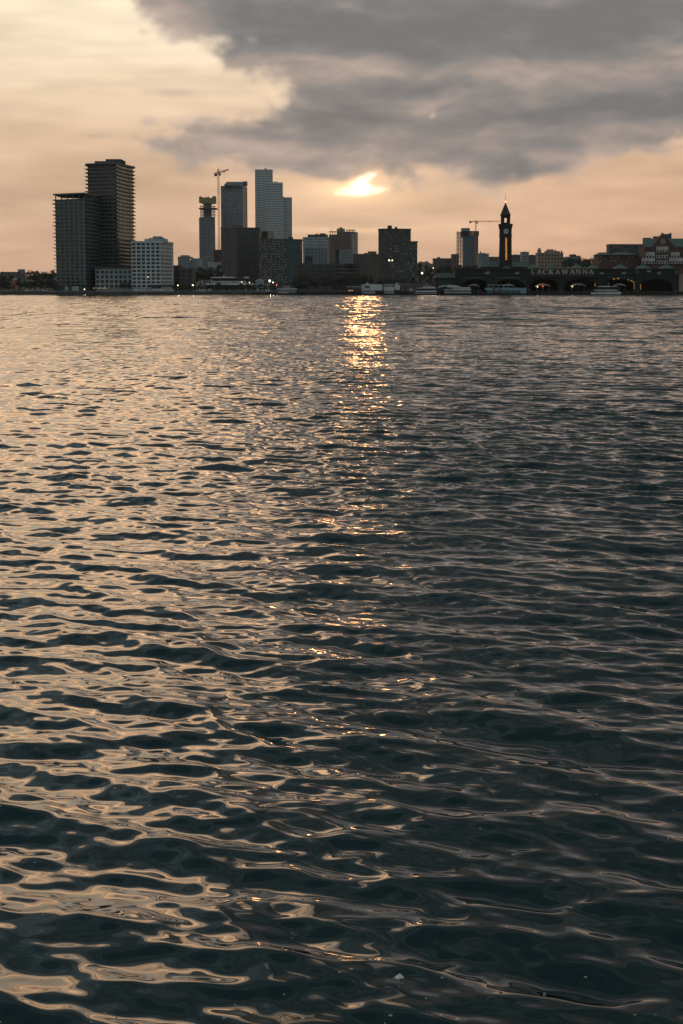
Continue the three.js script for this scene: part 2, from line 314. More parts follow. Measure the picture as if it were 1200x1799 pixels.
// a thing whose origin stands at its base
function site(name, label, category, px, D, group, base = GROUND) { const o = thing(name, label, category, [X(px, D), base, -D], group); return o; }
// a box given by photo columns, photo rows and distance
function boxAt(parent, name, l, r, top, bottom, D, depth, m, label) {
  const x0 = X(l, D, top), x1 = X(r, D, top), y1 = Y(top, D), y0 = typeof bottom === 'string' ? +bottom : Y(bottom, D);
  const p = part(parent, name, metres(box(x1 - x0, y1 - y0, depth)), m, label);
  p.position.set((x0 + x1) / 2 - parent.position.x, (y0 + y1) / 2 - parent.position.y, -D - depth / 2 - parent.position.z);
  return p;
}
// one outer wall with real window openings and a pane in each
function facade(parent, A, B, y0, y1, f) {
  const L = Math.hypot(B[0] - A[0], B[1] - A[1]), ry = Math.atan2(-(B[1] - A[1]), B[0] - A[0]), H = y1 - y0, T = f.thick ?? 0.45;
  const { cols, rows } = f, cw = L / cols, ch = H / rows, ww = cw * (f.ww ?? 0.6), wh = ch * (f.wh ?? 0.55), lift = f.lift ?? 0.5;
  const holder = { x: A[0] - parent.position.x, y: y0 - parent.position.y, z: A[1] - parent.position.z };
  const s = new THREE.Shape([[0, 0], [L, 0], [L, H], [0, H]].map((p) => new THREE.Vector2(...p))), cells = [];
  const from = f.fromRow ?? 0;
  for (let r = from; r < rows - (f.topRows ?? 0); r++) for (let c = 0; c < cols; c++) {
    if (f.skip && f.skip(c, r)) continue;
    const x = c * cw + (cw - ww) / 2, y = r * ch + (ch - wh) * lift;
    s.holes.push(new THREE.Path([[x, y], [x, y + wh], [x + ww, y + wh], [x + ww, y]].map((p) => new THREE.Vector2(...p))));
    cells.push([x + ww / 2, y + wh / 2, c, r]);
  }
  const g = metres(new THREE.ExtrudeGeometry(s, { depth: T, bevelEnabled: false }));
  const w = part(parent, 'facade', g, f.mat); w.position.set(holder.x, holder.y, holder.z); w.rotation.y = ry;
  const paneGeo = new THREE.BoxGeometry(ww - 0.02, wh - 0.02, 0.08), M4 = new THREE.Matrix4().makeRotationY(ry).setPosition(holder.x, holder.y, holder.z);
  const set = f.panes, bag = set.map(() => []);
  for (const [x, y, c, r] of cells) {
    const k = f.pick ? f.pick(c, r) : (rnd() * set.length | 0), at = new THREE.Vector3(x, y, T * 0.25).applyMatrix4(M4);
    if (f.single) { const p = part(parent, 'window', paneGeo, set[k]); p.position.copy(at); p.rotation.y = ry; } else { const n = paneGeo.clone(); n.rotateY(ry); n.translate(at.x, at.y, at.z); bag[k].push(n); }
  }
  bag.forEach((b, k) => { if (b.length) part(parent, 'window_panes', join(b), set[k]).userData.kind = 'stuff'; });
  return w;
}
// a building: front = corners from left to right as [photo column, distance]
function building(b) {
  const D0 = Math.min(...b.front.map((p) => p[1])), mid = (b.front[0][0] + b.front.at(-1)[0]) / 2;
  const o = site(b.name ?? 'apartment_building', b.label, b.category ?? 'building', mid, D0, b.group);
  const pts = b.front.map(([px, D]) => [X(px, D), -D]), base = b.base ?? GROUND - 0.4, top = Y(b.top, D0), back = b.back ?? 25;
  const deep = -Math.max(...b.front.map((p) => p[1])) - back;
  const ring = [...pts, [pts.at(-1)[0], deep], [pts[0][0], deep]], core = part(o, 'wall', prism(ring, base, top), b.mat);
  core.position.set(-o.position.x, -o.position.y, -o.position.z);
  (b.faces ?? []).forEach((f, i) => { if (f) facade(o, pts[i], pts[i + 1], f.bottom ? Y(f.bottom, D0) : base, f.top ? Y(f.top, D0) : top - 0.05, { mat: b.mat, ...f }); });
  if (b.parapet !== 0) { const p = part(o, 'parapet', prism(outset(ring, 0.7), top, top + (b.parapet ?? 0.9)), b.parapetMat ?? b.mat); p.position.copy(core.position); }
  for (const [name, l, r, t, bt, m, inset = 4, depth = 12] of b.boxes ?? []) boxAt(o, name, l, r, t, bt, D0 + inset, depth, m ?? b.mat);
  return o;
}
// a small lamp with its light
function lampLight(o, x, y, z, color, k) { const l = new THREE.PointLight(color, k * 0.35, 0, 2); l.position.set(x, y, z); l.castShadow = true; l.shadow.radius = 15; o.add(l); }

// ---------------------------------------------------------------- ground, sea wall, ridge
{
  const g = new THREE.PlaneGeometry(5200, 2800, 1, 1); g.rotateX(-Math.PI / 2); g.translate(0, GROUND, -SHORE - 4 - 1400);
  structure('ground', metres(g), M.tarmac);
  const bank = new THREE.PlaneGeometry(5200, 6.6, 1, 1); bank.translate(0, GROUND - 3.3, -SHORE - 4.01); structure('ground_edge', metres(bank), M.stoneDark);
  const x0 = -620, x1 = X(487, SHORE), w = x1 - x0;
  const wall = structure('sea_wall', metres(box(w, 3.4, 3, x0 + w / 2, 0.4, -SHORE - 1.5)), M.stoneWall);
  wall.userData.label = 'long dark stone sea wall of the promenade';
  const cap = shadows(new THREE.Mesh(metres(box(w, 0.55, 3.2, x0 + w / 2, 2.38, -SHORE - 1.42)), M.coping)); cap.name = 'coping'; wall.add(cap);
  const far = structure('river_bed', metres(new THREE.PlaneGeometry(5200, 1500).rotateX(-Math.PI / 2).translate(0, -3, -700)), M.stoneDark);
  far.userData.label = 'river bed under the water';
  // wooded ridge behind the town
  const prof = [[-900, 486], [-200, 485], [0, 485], [60, 485], [100, 481], [200, 479], [320, 479], [500, 472], [730, 466], [742, 461], [752, 460], [766, 463], [800, 467], [870, 464], [950, 463], [1000, 459], [1040, 463], [1100, 467], [1400, 470], [2100, 478]];
  const D = 3600, n = 620, rows = 9, pos = [], idx = []; seed(5);
  for (let i = 0; i <= n; i++) {
    const px = -900 + 3000 * i / n; let k = 0; while (k < prof.length - 2 && prof[k + 1][0] < px) k++;
    const t = Math.min(1, (px - prof[k][0]) / (prof[k + 1][0] - prof[k][0])), py = prof[k][1] + (prof[k + 1][1] - prof[k][1]) * t;
    const h = Y(py, D) + 7 * (fbm(px * 0.11, 3, 4) - 0.5) + 5 * (fbm(px * 0.5, 9, 3) - 0.5);
    for (let j = 0; j <= rows; j++) { const v = j / rows, rise = Math.sin(Math.min(1, v * 1.6) * Math.PI / 2); pos.push(X(px, D) , GROUND - 1 + (h - GROUND + 1) * rise * (0.94 + 0.12 * vnoise(px * 0.3, j * 3)), -D + 500 - 900 * v); }
  }
  for (let i = 0; i < n; i++) for (let j = 0; j < rows; j++) { const a = i * (rows + 1) + j, b = a + rows + 1; idx.push(a, b, a + 1, b, b + 1, a + 1); }
  const r = new THREE.BufferGeometry(); r.setAttribute('position', new THREE.Float32BufferAttribute(pos, 3)); r.setIndex(idx); r.computeVertexNormals();
  structure('hill', metres(r), mat(.035, .045, .036)).userData.label = 'low wooded ridge along the horizon';
}

// ---------------------------------------------------------------- left cluster: two balcony towers, podium, white block
{
  seed(21);
  // --- shorter glass tower with open roof frame
  const front = [[100, 1388], [151, 1368], [177, 1412]], D0 = 1368, top = Y(349, D0), o = site('balcony_tower', 'shorter teal glass tower with slab balconies and open roof frame, far left', 'tower', 140, D0);
  const pts = front.map(([px, D]) => [X(px, D), -D]), ring = [...pts, [pts[2][0] - 4, -1440], [pts[0][0], -1430]], at = [-o.position.x, -o.position.y, -o.position.z];
  part(o, 'core', prism(ring, GROUND - .4, top), M.tealWall).position.set(...at);
  const floors = 24, fh = (top - Y(506, D0)) / floors, y0 = Y(506, D0);
  facade(o, pts[0], pts[1], y0, top, { mat: M.tealWall, cols: 6, rows: floors, ww: .84, wh: .62, lift: .6, thick: .3, single: true, panes: [M.glassDark, M.glassTeal, M.glassDark] });
  facade(o, pts[1], pts[2], y0, top, { mat: M.tealWall, cols: 5, rows: floors, ww: .86, wh: .62, lift: .6, thick: .3, panes: [M.glassDark, M.glassTeal] });
  const ux = (pts[1][0] - pts[0][0]), uz = (pts[1][1] - pts[0][1]), ul = Math.hypot(ux, uz);
  const slabs = [0, 1, 2].map((k) => { const out = [3.0, 2.1, 1.1][k], p = outset(ring, 0.9); p[0] = [p[0][0] - ux / ul * out, p[0][1] - uz / ul * out]; p[4] = [p[4][0] - out, p[4][1]]; return prism(p, 0, 0.5); });
  const blindGeo = new THREE.BoxGeometry(1.3, fh * .5, .12), ry = Math.atan2(-uz, ux);
  for (let i = 0; i <= floors; i++) {
    const s = part(o, 'balcony_slab', slabs[(i + 1) % 3], M.tealSlab); s.position.set(at[0], y0 + i * fh - o.position.y - .25, at[2]);
    if (i < floors && i > 0) for (let c = 0; c < 6; c++) { const t = (c + .82) / 6.1, b = part(o, 'pale_panel', blindGeo, rnd() < .75 ? M.paleGlass : M.grey); b.position.set(pts[0][0] + ux * t - uz / ul * -.42 + at[0], y0 + (i + .52) * fh - o.position.y, pts[0][1] + uz * t + ux / ul * .42 + at[2]); b.rotation.y = ry; }
  }
  const crown = Y(340.5, D0), roof = part(o, 'roof_slab', prism(outset(ring, 2.2), crown, crown + 1.0), M.slab); roof.position.set(...at);
  for (let e = 0; e < 2; e++) for (let c = 0; c < 5; c++) { const t = (c + .1) / 5, x = pts[e][0] + (pts[e + 1][0] - pts[e][0]) * t, z = pts[e][1] + (pts[e + 1][1] - pts[e][1]) * t; part(o, 'roof_column', box(.8, crown - top, .8), M.slab).position.set(x + at[0], (crown + top) / 2 - o.position.y, z + at[2]); }
  part(o, 'lift_core', prism([[pts[1][0] - 6, -1384], [pts[1][0] + 5, -1390], [pts[1][0] + 4, -1408], [pts[1][0] - 6, -1404]], top, crown), M.darkGrey).position.set(...at);
  for (const [l, r] of [[114, 119], [127, 138]]) boxAt(o, 'lobby_wall', l, r, 503, 511, D0 - 1.2, 1, M.concrete);
  boxAt(o, 'lobby_screen', 92, 110, 503, 511, D0 + 3, 2, M.glassTeal);
}
{
  // --- taller tower with pale parapets on its right side
  seed(22);
  const front = [[156, 1416], [205, 1402], [233, 1448]], D0 = 1402, top = Y(287.5, D0), o = site('balcony_tower', 'taller dark tower with beige balcony parapets down its right side', 'tower', 195, D0);
  const pts = front.map(([px, D]) => [X(px, D, 380), -D]), ring = [...pts, [pts[2][0] - 8, -1475], [pts[0][0], -1465]], at = [-o.position.x, -o.position.y, -o.position.z];
  part(o, 'core', prism(ring, GROUND - .4, top), M.charcoal).position.set(...at);
  const floors = 28, y0 = Y(472, D0), fh = (top - y0) / floors;
  facade(o, pts[0], pts[1], y0, top, { mat: M.brownDark, cols: 7, rows: floors, ww: .8, wh: .58, lift: .75, thick: .4, single: true, panes: [M.glassDark, M.glassDark, M.glassTeal], skip: (c, r) => c === 2 && r > 16 && r < 25 });
  facade(o, pts[1], pts[2], y0, top, { mat: M.charcoal, cols: 6, rows: floors, ww: .8, wh: .6, lift: .7, thick: .3, panes: [M.glassDark, M.glassTeal] });
  const ux = pts[1][0] - pts[0][0], uz = pts[1][1] - pts[0][1], ul = Math.hypot(ux, uz), vx = pts[2][0] - pts[1][0], vz = pts[2][1] - pts[1][1], vl = Math.hypot(vx, vz), ry = Math.atan2(-vz, vx);
  const slab = prism((() => { const p = outset(ring, 0.8); p[0][0] -= 2.2; p[4][0] -= 2.2; p[2][0] += 2.0; p[3][0] += 2.0; p[1][0] += .6; return p; })(), 0, .55);
  const long = metres(box(vl * .66, 1.25, .3)), short = metres(box(vl * .26, 1.25, .3)), tiny = metres(box(vl * .2, 1.25, .3)), rest = metres(box(vl * .72, 1.25, .3));
  for (let i = 0; i < floors; i++) {
    part(o, 'balcony_slab', slab, M.slab).position.set(at[0], y0 + (i + 1) * fh - o.position.y - .55, at[2]);
    const put = (g, t, step) => { const p = part(o, 'balcony_parapet', g, M.beige); p.position.set(pts[1][0] + vx * t + at[0] + vz / vl * -1.5, y0 + i * fh + .62 + step - o.position.y, pts[1][1] + vz * t + at[2] + vx / vl * 1.5); p.rotation.y = ry; };
    const k = i % 4;
    if (k < 2) { put(long, .35, .05); put(short, .86, -.35); } else { put(tiny, .12, .05); put(rest, .62, -.15 * (k - 1)); }
  }
  const rz = top - o.position.y;
  part(o, 'roof_slab', prism(outset(ring, 3), top + .05, top + .95), M.slab).position.set(...at);
  boxAt(o, 'roof_plant', 166, 187, 283, 288, D0 + 14, 14, M.darkGrey); boxAt(o, 'roof_plant', 185.5, 213, 279.4, 288, D0 + 12, 20, M.brownDark); boxAt(o, 'roof_plant', 212, 217, 281.5, 288, D0 + 13, 14, M.darkGrey);
  part(o, 'aerial', bar([X(203, D0) + at[0], Y(280, D0) + at[1], -D0 - 20 + at[2]], [X(203, D0) + at[0], Y(276.5, D0) + at[1], -D0 - 20 + at[2]], .25), M.steel);
}
{
  // --- podium between them and the white block
  const p = building({ name: 'podium_block', label: 'low four-storey podium with white window grid between tower and white block', front: [[168, 1376], [232.5, 1376]], top: 472.5, back: 20, mat: M.concrete, parapetMat: M.darkGrey, faces: [{ cols: 8, rows: 4, ww: .66, wh: .66, bottom: 507, top: 474, thick: .6, single: true, panes: [M.glassDark, M.glassTeal] }] });
  for (const [l, r] of [[168, 199], [208, 231]]) boxAt(p, 'soffit_light', l, r, 470.4, 471.1, 1380, .4, M.stripWarm);
  boxAt(p, 'terrace_roof', 166, 232, 468.8, 470.2, 1379, 12, M.charcoal);
  for (const [l, r] of [[163.5, 167], [171, 176], [178.5, 187]]) boxAt(p, 'lit_shopfront', l, r, 505.6, 506.8, 1374.5, .5, M.stripWarm);
  const w = building({ name: 'white_block', label: 'white gridded twelve-storey block with stepped roof, right of the taller tower', front: [[232, 1362], [282, 1362], [301.5, 1396]], top: 425.5, back: 18, mat: M.paleConcrete, faces: [{ cols: 6, rows: 12, ww: .72, wh: .64, bottom: 506, thick: .6, single: true, panes: [M.glassDark, M.glassTeal, M.glassDark] }, { cols: 9, rows: 12, ww: .84, wh: .56, bottom: 506, thick: .5, single: true, panes: [M.glassTeal, M.glassDark, M.glassGrey] }],
    boxes: [['penthouse', 254, 292, 419.5, 426, M.concrete, 8, 14], ['penthouse', 262, 288, 418, 426, M.grey, 10, 10], ['penthouse', 268.5, 284, 415.2, 426, M.grey, 11, 9]] });
  boxAt(w, 'entrance_canopy', 263, 316, 500.3, 503.6, 1356, 5, M.charcoal);
  boxAt(w, 'street_wall', 265, 288, 507.2, 511.5, 1357, 1, M.white);
  boxAt(w, 'lit_sign', 238, 240, 508.3, 509.3, 1356.5, .3, M.lampBlue);
  boxAt(w, 'lit_sign', 258.8, 260.6, 486.3, 487.4, 1361, .3, M.lampWarm);
}

// ---------------------------------------------------------------- middle of the skyline
function lattice(a, b, w, n) {                                        // a square lattice boom from a to b
  const A = new THREE.Vector3(...a), B = new THREE.Vector3(...b), d = B.clone().sub(A), up = Math.abs(d.clone().normalize().y) > .8 ? new THREE.Vector3(1, 0, 0) : new THREE.Vector3(0, 1, 0);
  const s = d.clone().cross(up).normalize().multiplyScalar(w / 2), t = d.clone().cross(s).normalize().multiplyScalar(w / 2), list = [], P = (k, i, j) => A.clone().addScaledVector(d, k).addScaledVector(s, i).addScaledVector(t, j).toArray(), ch = w * .16, br = w * .09, q = [[1, 1], [1, -1], [-1, -1], [-1, 1]];
  for (const [i, j] of q) list.push(bar(P(0, i, j), P(1, i, j), ch));
  for (let k = 0; k < n; k++) for (let m = 0; m < 4; m++) { const [i, j] = q[m], [i2, j2] = q[(m + 1) % 4]; list.push(bar(P(k / n, i, j), P((k + 1) / n, i2, j2), br)); list.push(bar(P(k / n, i, j), P(k / n, i2, j2), br)); }
  return join(list);
}
function towerCrane(label, mx, my0, my1, D, [tailX, tailY], [tipX, tipY], w, mastMat = M.crane) {
  const o = site('tower_crane', label, 'crane', mx, D), L = (px, py, dz = 0) => [X(px, D, py) - o.position.x, Y(py, D) - o.position.y, dz];
  const b = L(mx, my0), t = L(mx, my1);
  part(o, 'mast', lattice([t[0], GROUND - o.position.y, 0], t, w, 60), mastMat);
  const slope = (tipY - tailY) / (tipX - tailX), hubY = tailY + slope * (mx - tailX), hub = L(mx, hubY);
  part(o, 'jib', lattice(hub, L(tipX, tipY), w * .75, 26), M.crane);
  part(o, 'counter_jib', lattice(hub, L(tailX, tailY), w * .9, 8), M.crane);
  part(o, 'operator_cab', box(w * 1.3, w * 1.4, w * 1.3, hub[0] + w, hub[1] - w * 1.1, w * .6), M.darkGrey);
  part(o, 'counterweight', box(w * 1.8, w * 1.5, w, L(tailX, tailY)[0] + w, L(tailX, tailY)[1] - w * .6, 0), M.darkGrey);
  part(o, 'tower_head', lattice(hub, t, w * .6, 5), mastMat);
  part(o, 'tie_rod', join([bar(t, L(tipX * .7 + mx * .3, tipY * .7 + hubY * .3), w * .07), bar(t, L(tailX, tailY), w * .07)]), M.steel);
  const h = L(tipX * .55 + mx * .45, tipY * .55 + hubY * .45); part(o, 'trolley', box(w * .9, w * .5, w * .8, h[0], h[1] - w * .6, 0), M.darkGrey);
  part(o, 'hoist_rope', bar([h[0], h[1] - w * .8, 0], [h[0], h[1] - w * 5, 0], w * .07), M.steel);
  return o;
}
{
  seed(31);
  // far grey blocks at the left
  building({ label: 'small grey block with stepped roof far behind, right of the white block', front: [[313, 2300], [335, 2300]], top: 452, back: 40, mat: M.grey, faces: [{ cols: 8, rows: 7, ww: .6, wh: .5, bottom: 474, panes: [M.glassGrey, M.paleGlass] }], boxes: [['penthouse', 317, 331, 448.3, 452, M.grey, 5, 20], ['lit_sign', 334.2, 335.2, 455, 456, M.lampWarm, -2, .5]] });
  building({ label: 'pale grey slab far behind, left of the half-built tower', front: [[335, 2320], [352, 2320]], top: 455, back: 40, mat: M.concrete, faces: [{ cols: 5, rows: 6, ww: .6, wh: .45, bottom: 476, panes: [M.glassGrey, M.paleGlass] }] });
  building({ label: 'narrow dark brown building beside the white block', front: [[302, 1450], [315, 1450]], top: 468, back: 25, mat: M.brownDark, faces: [{ cols: 2, rows: 7, ww: .55, wh: .5, panes: [M.glassDark, M.glassTeal], single: true }] });
  building({ label: 'brown framed building with tall openings left of the long white pavilion', front: [[316, 1430], [339.5, 1430]], top: 472.5, back: 25, mat: M.brown, faces: [{ cols: 2, rows: 5, ww: .74, wh: .72, thick: 1, panes: [M.glassDark, M.glassTeal], single: true }] });
  building({ label: 'low pale warehouse in front of the half-built tower', front: [[366, 1900], [388, 1900]], top: 462, back: 30, mat: M.concrete, faces: [{ cols: 4, rows: 2, ww: .6, wh: .4, panes: [M.glassGrey] }] });
  building({ label: 'red brick stub building behind the crane mast', front: [[376, 2100], [388.5, 2100]], top: 440, back: 30, mat: M.brick, faces: [{ cols: 4, rows: 9, ww: .5, wh: .5, panes: [M.glassDark, M.glassGrey] }] });

  // half-built tower
  const D = 3000, c = building({ name: 'unfinished_tower', category: 'tower', label: 'half-built tower with yellow netting round its bare top floors', front: [[351, D], [369.5, D - 4], [377.5, D + 14]], top: 382, back: 20, mat: M.grey, parapet: 0, faces: [{ cols: 9, rows: 30, ww: .72, wh: .7, panes: [M.glassBlue, M.glassBlue, M.glassGrey] }, { cols: 4, rows: 30, ww: .5, wh: .6, panes: [M.glassGrey, M.glassGrey, M.paleGlass] }] });
  for (let i = 0; i < 8; i++) boxAt(c, 'floor_slab', 351.4, 377.2, 381 - i * 2.7, 381.5 - i * 2.7, D, 26, M.concrete);
  for (const px of [352.5, 357, 361, 366, 371, 376]) boxAt(c, 'concrete_column', px - .45, px + .45, 360, 382, D + 1.5, 1.4, M.concrete);
  boxAt(c, 'concrete_core', 358, 371, 352, 382, D + 9, 10, M.tan);
  boxAt(c, 'safety_deck', 348.8, 380, 365.2, 366.8, D - 6, 38, M.darkGrey);
  for (const [l, r, t, b] of [[349.6, 355, 345.4, 356], [355, 361, 347.2, 358.4], [361, 367.5, 346.2, 357], [367.5, 373, 347.6, 358], [373, 378.4, 344.6, 357]]) boxAt(c, 'safety_net', l, r, t, b, D - 3 + rnd() * 2, 24, M.netting);
  for (const px of [352, 358, 361.5, 366, 374.5, 377]) boxAt(c, 'rebar_column', px - .25, px + .25, 341.5 + rnd() * 3, 347, D + 6, .6, M.steel);

  // slab tower with dark crown openings
  building({ name: 'office_tower', category: 'tower', label: 'pale grey glass slab tower with chamfered left shoulder, right of the red crane', front: [[389.5, 3050], [427.5, 3040], [434.5, 3085]], top: 326, back: 20, mat: M.grey, parapet: 0,
    faces: [{ cols: 22, rows: 46, ww: .6, wh: .62, panes: [M.glassGrey, M.paleGlass, M.glassGrey] }, { cols: 4, rows: 46, ww: .7, wh: .7, panes: [M.glassBlue, M.glassGrey] }],
    boxes: [['crown', 397, 427.6, 319.3, 326, M.grey, .2, 30], ['crown', 394, 399, 322.4, 326, M.grey, 3, 26], ...[[395.2, 396.6], [397.2, 398.6], [399.2, 401.6], [402.3, 403.6], [404.4, 405.8], [409, 410.6], [412.6, 415.6], [416.6, 418.6], [419.6, 421.6], [422.6, 424.6]].map(([l, r]) => ['crown_louvre', l, r, 327.2, 330.2, M.darkGrey, -1.2, .6]), ['crown', 427.6, 433.6, 318.4, 326, M.glassBlue, 6, 24], ['roof_mast', 415.2, 415.9, 321, 324.2, M.steel, -2, .8]] });

  // three gridded towers
  const grid = (label, l, r, top, D, cols, rows, extra = []) => building({ name: 'gridded_tower', category: 'tower', group: 'three white gridded towers behind the brown blocks', label, front: [[l, D], [r, D], [r + .6, D + 45]], top, back: 8, mat: M.paleConcrete, parapet: 1.2, faces: [{ cols, rows, ww: .56, wh: .6, thick: 1.0, panes: [M.glassGrey, M.glassBlue, M.glassGrey], lift: .4 }], boxes: extra });
  grid('tallest of the three white gridded towers, with a small crane on its roof', 449.2, 479.3, 298.6, 3400, 17, 50, [['roof_plant', 464, 468.5, 296.5, 299, M.darkGrey, 10, 10], ['roof_plant', 466, 467.4, 294.6, 299, M.steel, 12, 4]]);
  grid('middle one of the three white gridded towers, stepped down in front', 466.7, 496.8, 321.6, 3300, 17, 44, [['roof_rail', 478.5, 488.5, 319.2, 320.1, M.steel, 10, 1], ['roof_plant', 484, 486.2, 319, 323, M.darkGrey, 10, 6]]);
  grid('lowest and rightmost of the three white gridded towers', 496.4, 512.8, 347.6, 3450, 9, 40, [['roof_plant', 497, 499, 345.4, 349, M.darkGrey, 8, 6]]);

  towerCrane('tall red tower crane beside the half-built tower', 383.6, 440, 297, 2900, [376.2, 305.8], [402, 298], 2.6);
}
{
  seed(32);
  // brown slab blocks
  building({ label: 'large brown slab block below the chamfered glass tower', front: [[389, 1720], [417.5, 1716], [455, 1722]], top: 401, back: 25, mat: M.brown, faces: [{ cols: 6, rows: 27, ww: .46, wh: .62, bottom: 497, panes: [M.glassDark, M.glassGrey, M.glassDark], single: true }, { cols: 10, rows: 27, ww: .78, wh: .52, bottom: 497, mat: M.brownDark, panes: [M.glassDark, M.glassDark, M.glassGrey] }],
    boxes: [['penthouse', 410, 425.5, 395, 402, M.brown, 10, 12], ['penthouse', 436, 452, 400, 402.5, M.brownDark, 5, 10]] });
  building({ label: 'brown block end with tan roof tanks in front of the gridded towers', front: [[455, 1800], [480, 1800]], top: 420, back: 25, mat: M.brownDark, parapet: .5, faces: [null], boxes: [['roof_tank_house', 454.3, 459.5, 405, 421, M.tan, 2, 8], ['roof_tank_house', 470.2, 480, 407, 421, M.tan, 2, 8], ['roof_tank_house', 459.5, 470.2, 406.2, 421, M.charcoal, 4, 7]] });
  building({ label: 'wide dark teal and brown block with rows of pale windows, centre left', front: [[456, 1652], [504.5, 1648], [530.5, 1654]], top: 421.5, back: 25, mat: M.brownDark, faces: [{ cols: 13, rows: 17, ww: .5, wh: .45, bottom: 498, panes: [M.blind, M.paleGlass, M.blind, M.glassGrey], single: true }, { cols: 7, rows: 17, ww: .62, wh: .5, bottom: 498, mat: M.tealWall, panes: [M.glassDark, M.glassTeal, M.glassGrey] }],
    boxes: [['penthouse', 506, 514.5, 416.6, 422, M.brownDark, 6, 8], ['roof_tank_house', 528, 531.5, 428.5, 440, M.tan, -1, 3]] });
  // grey block and the tower with roof frames
  building({ label: 'broad pale grey block with dark roof plant, left of the pink brick tower', front: [[532.5, 1960], [578, 1960]], top: 417.3, back: 30, mat: M.concrete, parapet: .5, faces: [{ cols: 20, rows: 12, ww: .7, wh: .4, bottom: 480, panes: [M.glassGrey, M.paleGlass] }], boxes: [['roof_plant', 540.5, 576, 412, 418, M.darkGrey, 6, 14], ['roof_plant', 554, 559, 410.8, 413, M.darkGrey, 8, 6], ['roof_plant', 561.5, 572, 410, 413, M.charcoal, 8, 6]] });
  building({ name: 'pink_tower', category: 'tower', label: 'pink brick tower with pale roof frames and grey right side', front: [[592, 2060], [617.5, 2056], [628, 2090]], top: 408, back: 12, mat: M.pinkBrick, faces: [{ cols: 9, rows: 18, ww: .5, wh: .5, bottom: 485, panes: [M.glassGrey, M.glassDark, M.paleGlass] }, { cols: 4, rows: 18, ww: .45, wh: .6, bottom: 485, mat: M.concrete, panes: [M.glassGrey] }],
    boxes: [['roof_house', 591.6, 606, 401.6, 408.5, M.tan, 3, 10], ['roof_house', 596, 602, 399.4, 408.5, M.tan, 5, 8], ['roof_frame', 608.5, 624, 403.4, 404.6, M.tan, 4, 10], ...[609, 614, 619, 623].map((p) => ['roof_frame', p, p + 1.2, 403.4, 408.5, M.tan, 4, 10]), ['wing', 578, 592, 412, 500, M.pinkBrick, 6, 14], ...[580, 584, 588].map((p) => ['roof_frame', p, p + .8, 405.5, 412.5, M.brick, 6, 8]), ['roof_frame', 578, 592, 406.6, 407.8, M.brick, 6, 8], ['aerial', 582.8, 583.3, 400.6, 407, M.steel, 8, .5]] });
  building({ label: 'grey ribbed block in front of the broad pale block', front: [[535, 1860], [575.5, 1860]], top: 435.5, back: 20, mat: M.grey, faces: [{ cols: 16, rows: 8, ww: .4, wh: .7, bottom: 478, panes: [M.glassGrey, M.glassDark] }] });
  building({ label: 'pale grey windowless wall below the pink brick tower', front: [[596, 1880], [619.5, 1880]], top: 440, back: 20, mat: M.grey, faces: [{ cols: 6, rows: 9, ww: .3, wh: .4, bottom: 485, panes: [M.glassGrey] }] });
  building({ label: 'slim dark stair tower below the pink brick tower', front: [[589.5, 1840], [596, 1840]], top: 439.5, back: 10, mat: M.charcoal, parapet: .4, faces: [{ cols: 2, rows: 12, ww: .5, wh: .5, bottom: 485, panes: [M.glassDark] }] });
  building({ label: 'small brown house block in front of the grey ribbed block', front: [[536, 1700], [549, 1700]], top: 452, back: 20, mat: M.brownDark, faces: [{ cols: 4, rows: 7, ww: .5, wh: .5, panes: [M.glassDark, M.glassGrey] }] });
  // long banded garage-like block
  const g = building({ name: 'long_banded_block', label: 'long low brown block with pale floor bands behind the big tree', front: [[517, 1500], [592, 1492], [632, 1512]], top: 465, back: 25, mat: M.brownDark, parapet: .6, faces: [{ cols: 14, rows: 5, ww: .92, wh: .5, bottom: 500, thick: .6, panes: [M.glassDark, M.glassDark, M.glassGrey], single: true }, { cols: 7, rows: 5, ww: .9, wh: .5, bottom: 500, thick: .6, panes: [M.glassDark], single: true }], boxes: [['roof_plant', 522, 547, 462.5, 466, M.darkGrey, 6, 10], ['roof_plant', 580, 600, 461.5, 466, M.darkGrey, 6, 10], ['roof_plant', 606, 628, 463.4, 466, M.charcoal, 6, 8]] });
  for (const py of [468.3, 475, 481.8, 488.6]) boxAt(g, 'floor_band', 517, 590, py, py + .8, 1490, .5, M.brown);
  building({ label: 'mid-height brown block left of the twin-level tower block', front: [[620.5, 1720], [646, 1716], [665.5, 1724]], top: 447.5, back: 20, mat: M.brown, faces: [{ cols: 7, rows: 13, ww: .5, wh: .5, bottom: 498, panes: [M.glassDark, M.glassGrey, M.glassDark], single: true }, { cols: 5, rows: 13, ww: .5, wh: .5, bottom: 498, panes: [M.glassDark, M.glassGrey], single: true }], boxes: [['penthouse', 646.5, 661.5, 441.5, 449, M.brown, 2, 10], ['lift_house', 640.2, 645.8, 444.2, 449, M.brick, 4, 6]] });
  building({ name: 'twin_level_block', label: 'dark brown tower block with two roof levels and rows of pale windows, right of centre', front: [[665.8, 1560], [684.5, 1552], [721, 1560]], top: 403, back: 30, mat: M.brownDark, faces: [{ cols: 4, rows: 21, ww: .45, wh: .48, bottom: 497, panes: [M.glassDark, M.glassGrey, M.paleGlass], single: true }, { cols: 8, rows: 21, ww: .5, wh: .48, bottom: 497, panes: [M.glassDark, M.glassGrey, M.paleGlass], single: true, skip: (c, r) => r < 16 }],
    boxes: [['penthouse', 681.3, 688.6, 396.2, 404, M.charcoal, 4, 10], ['penthouse', 694, 698, 398.4, 404, M.charcoal, 6, 6], ['roof_house', 712, 720.4, 402, 404, M.brown, 4, 8]] });
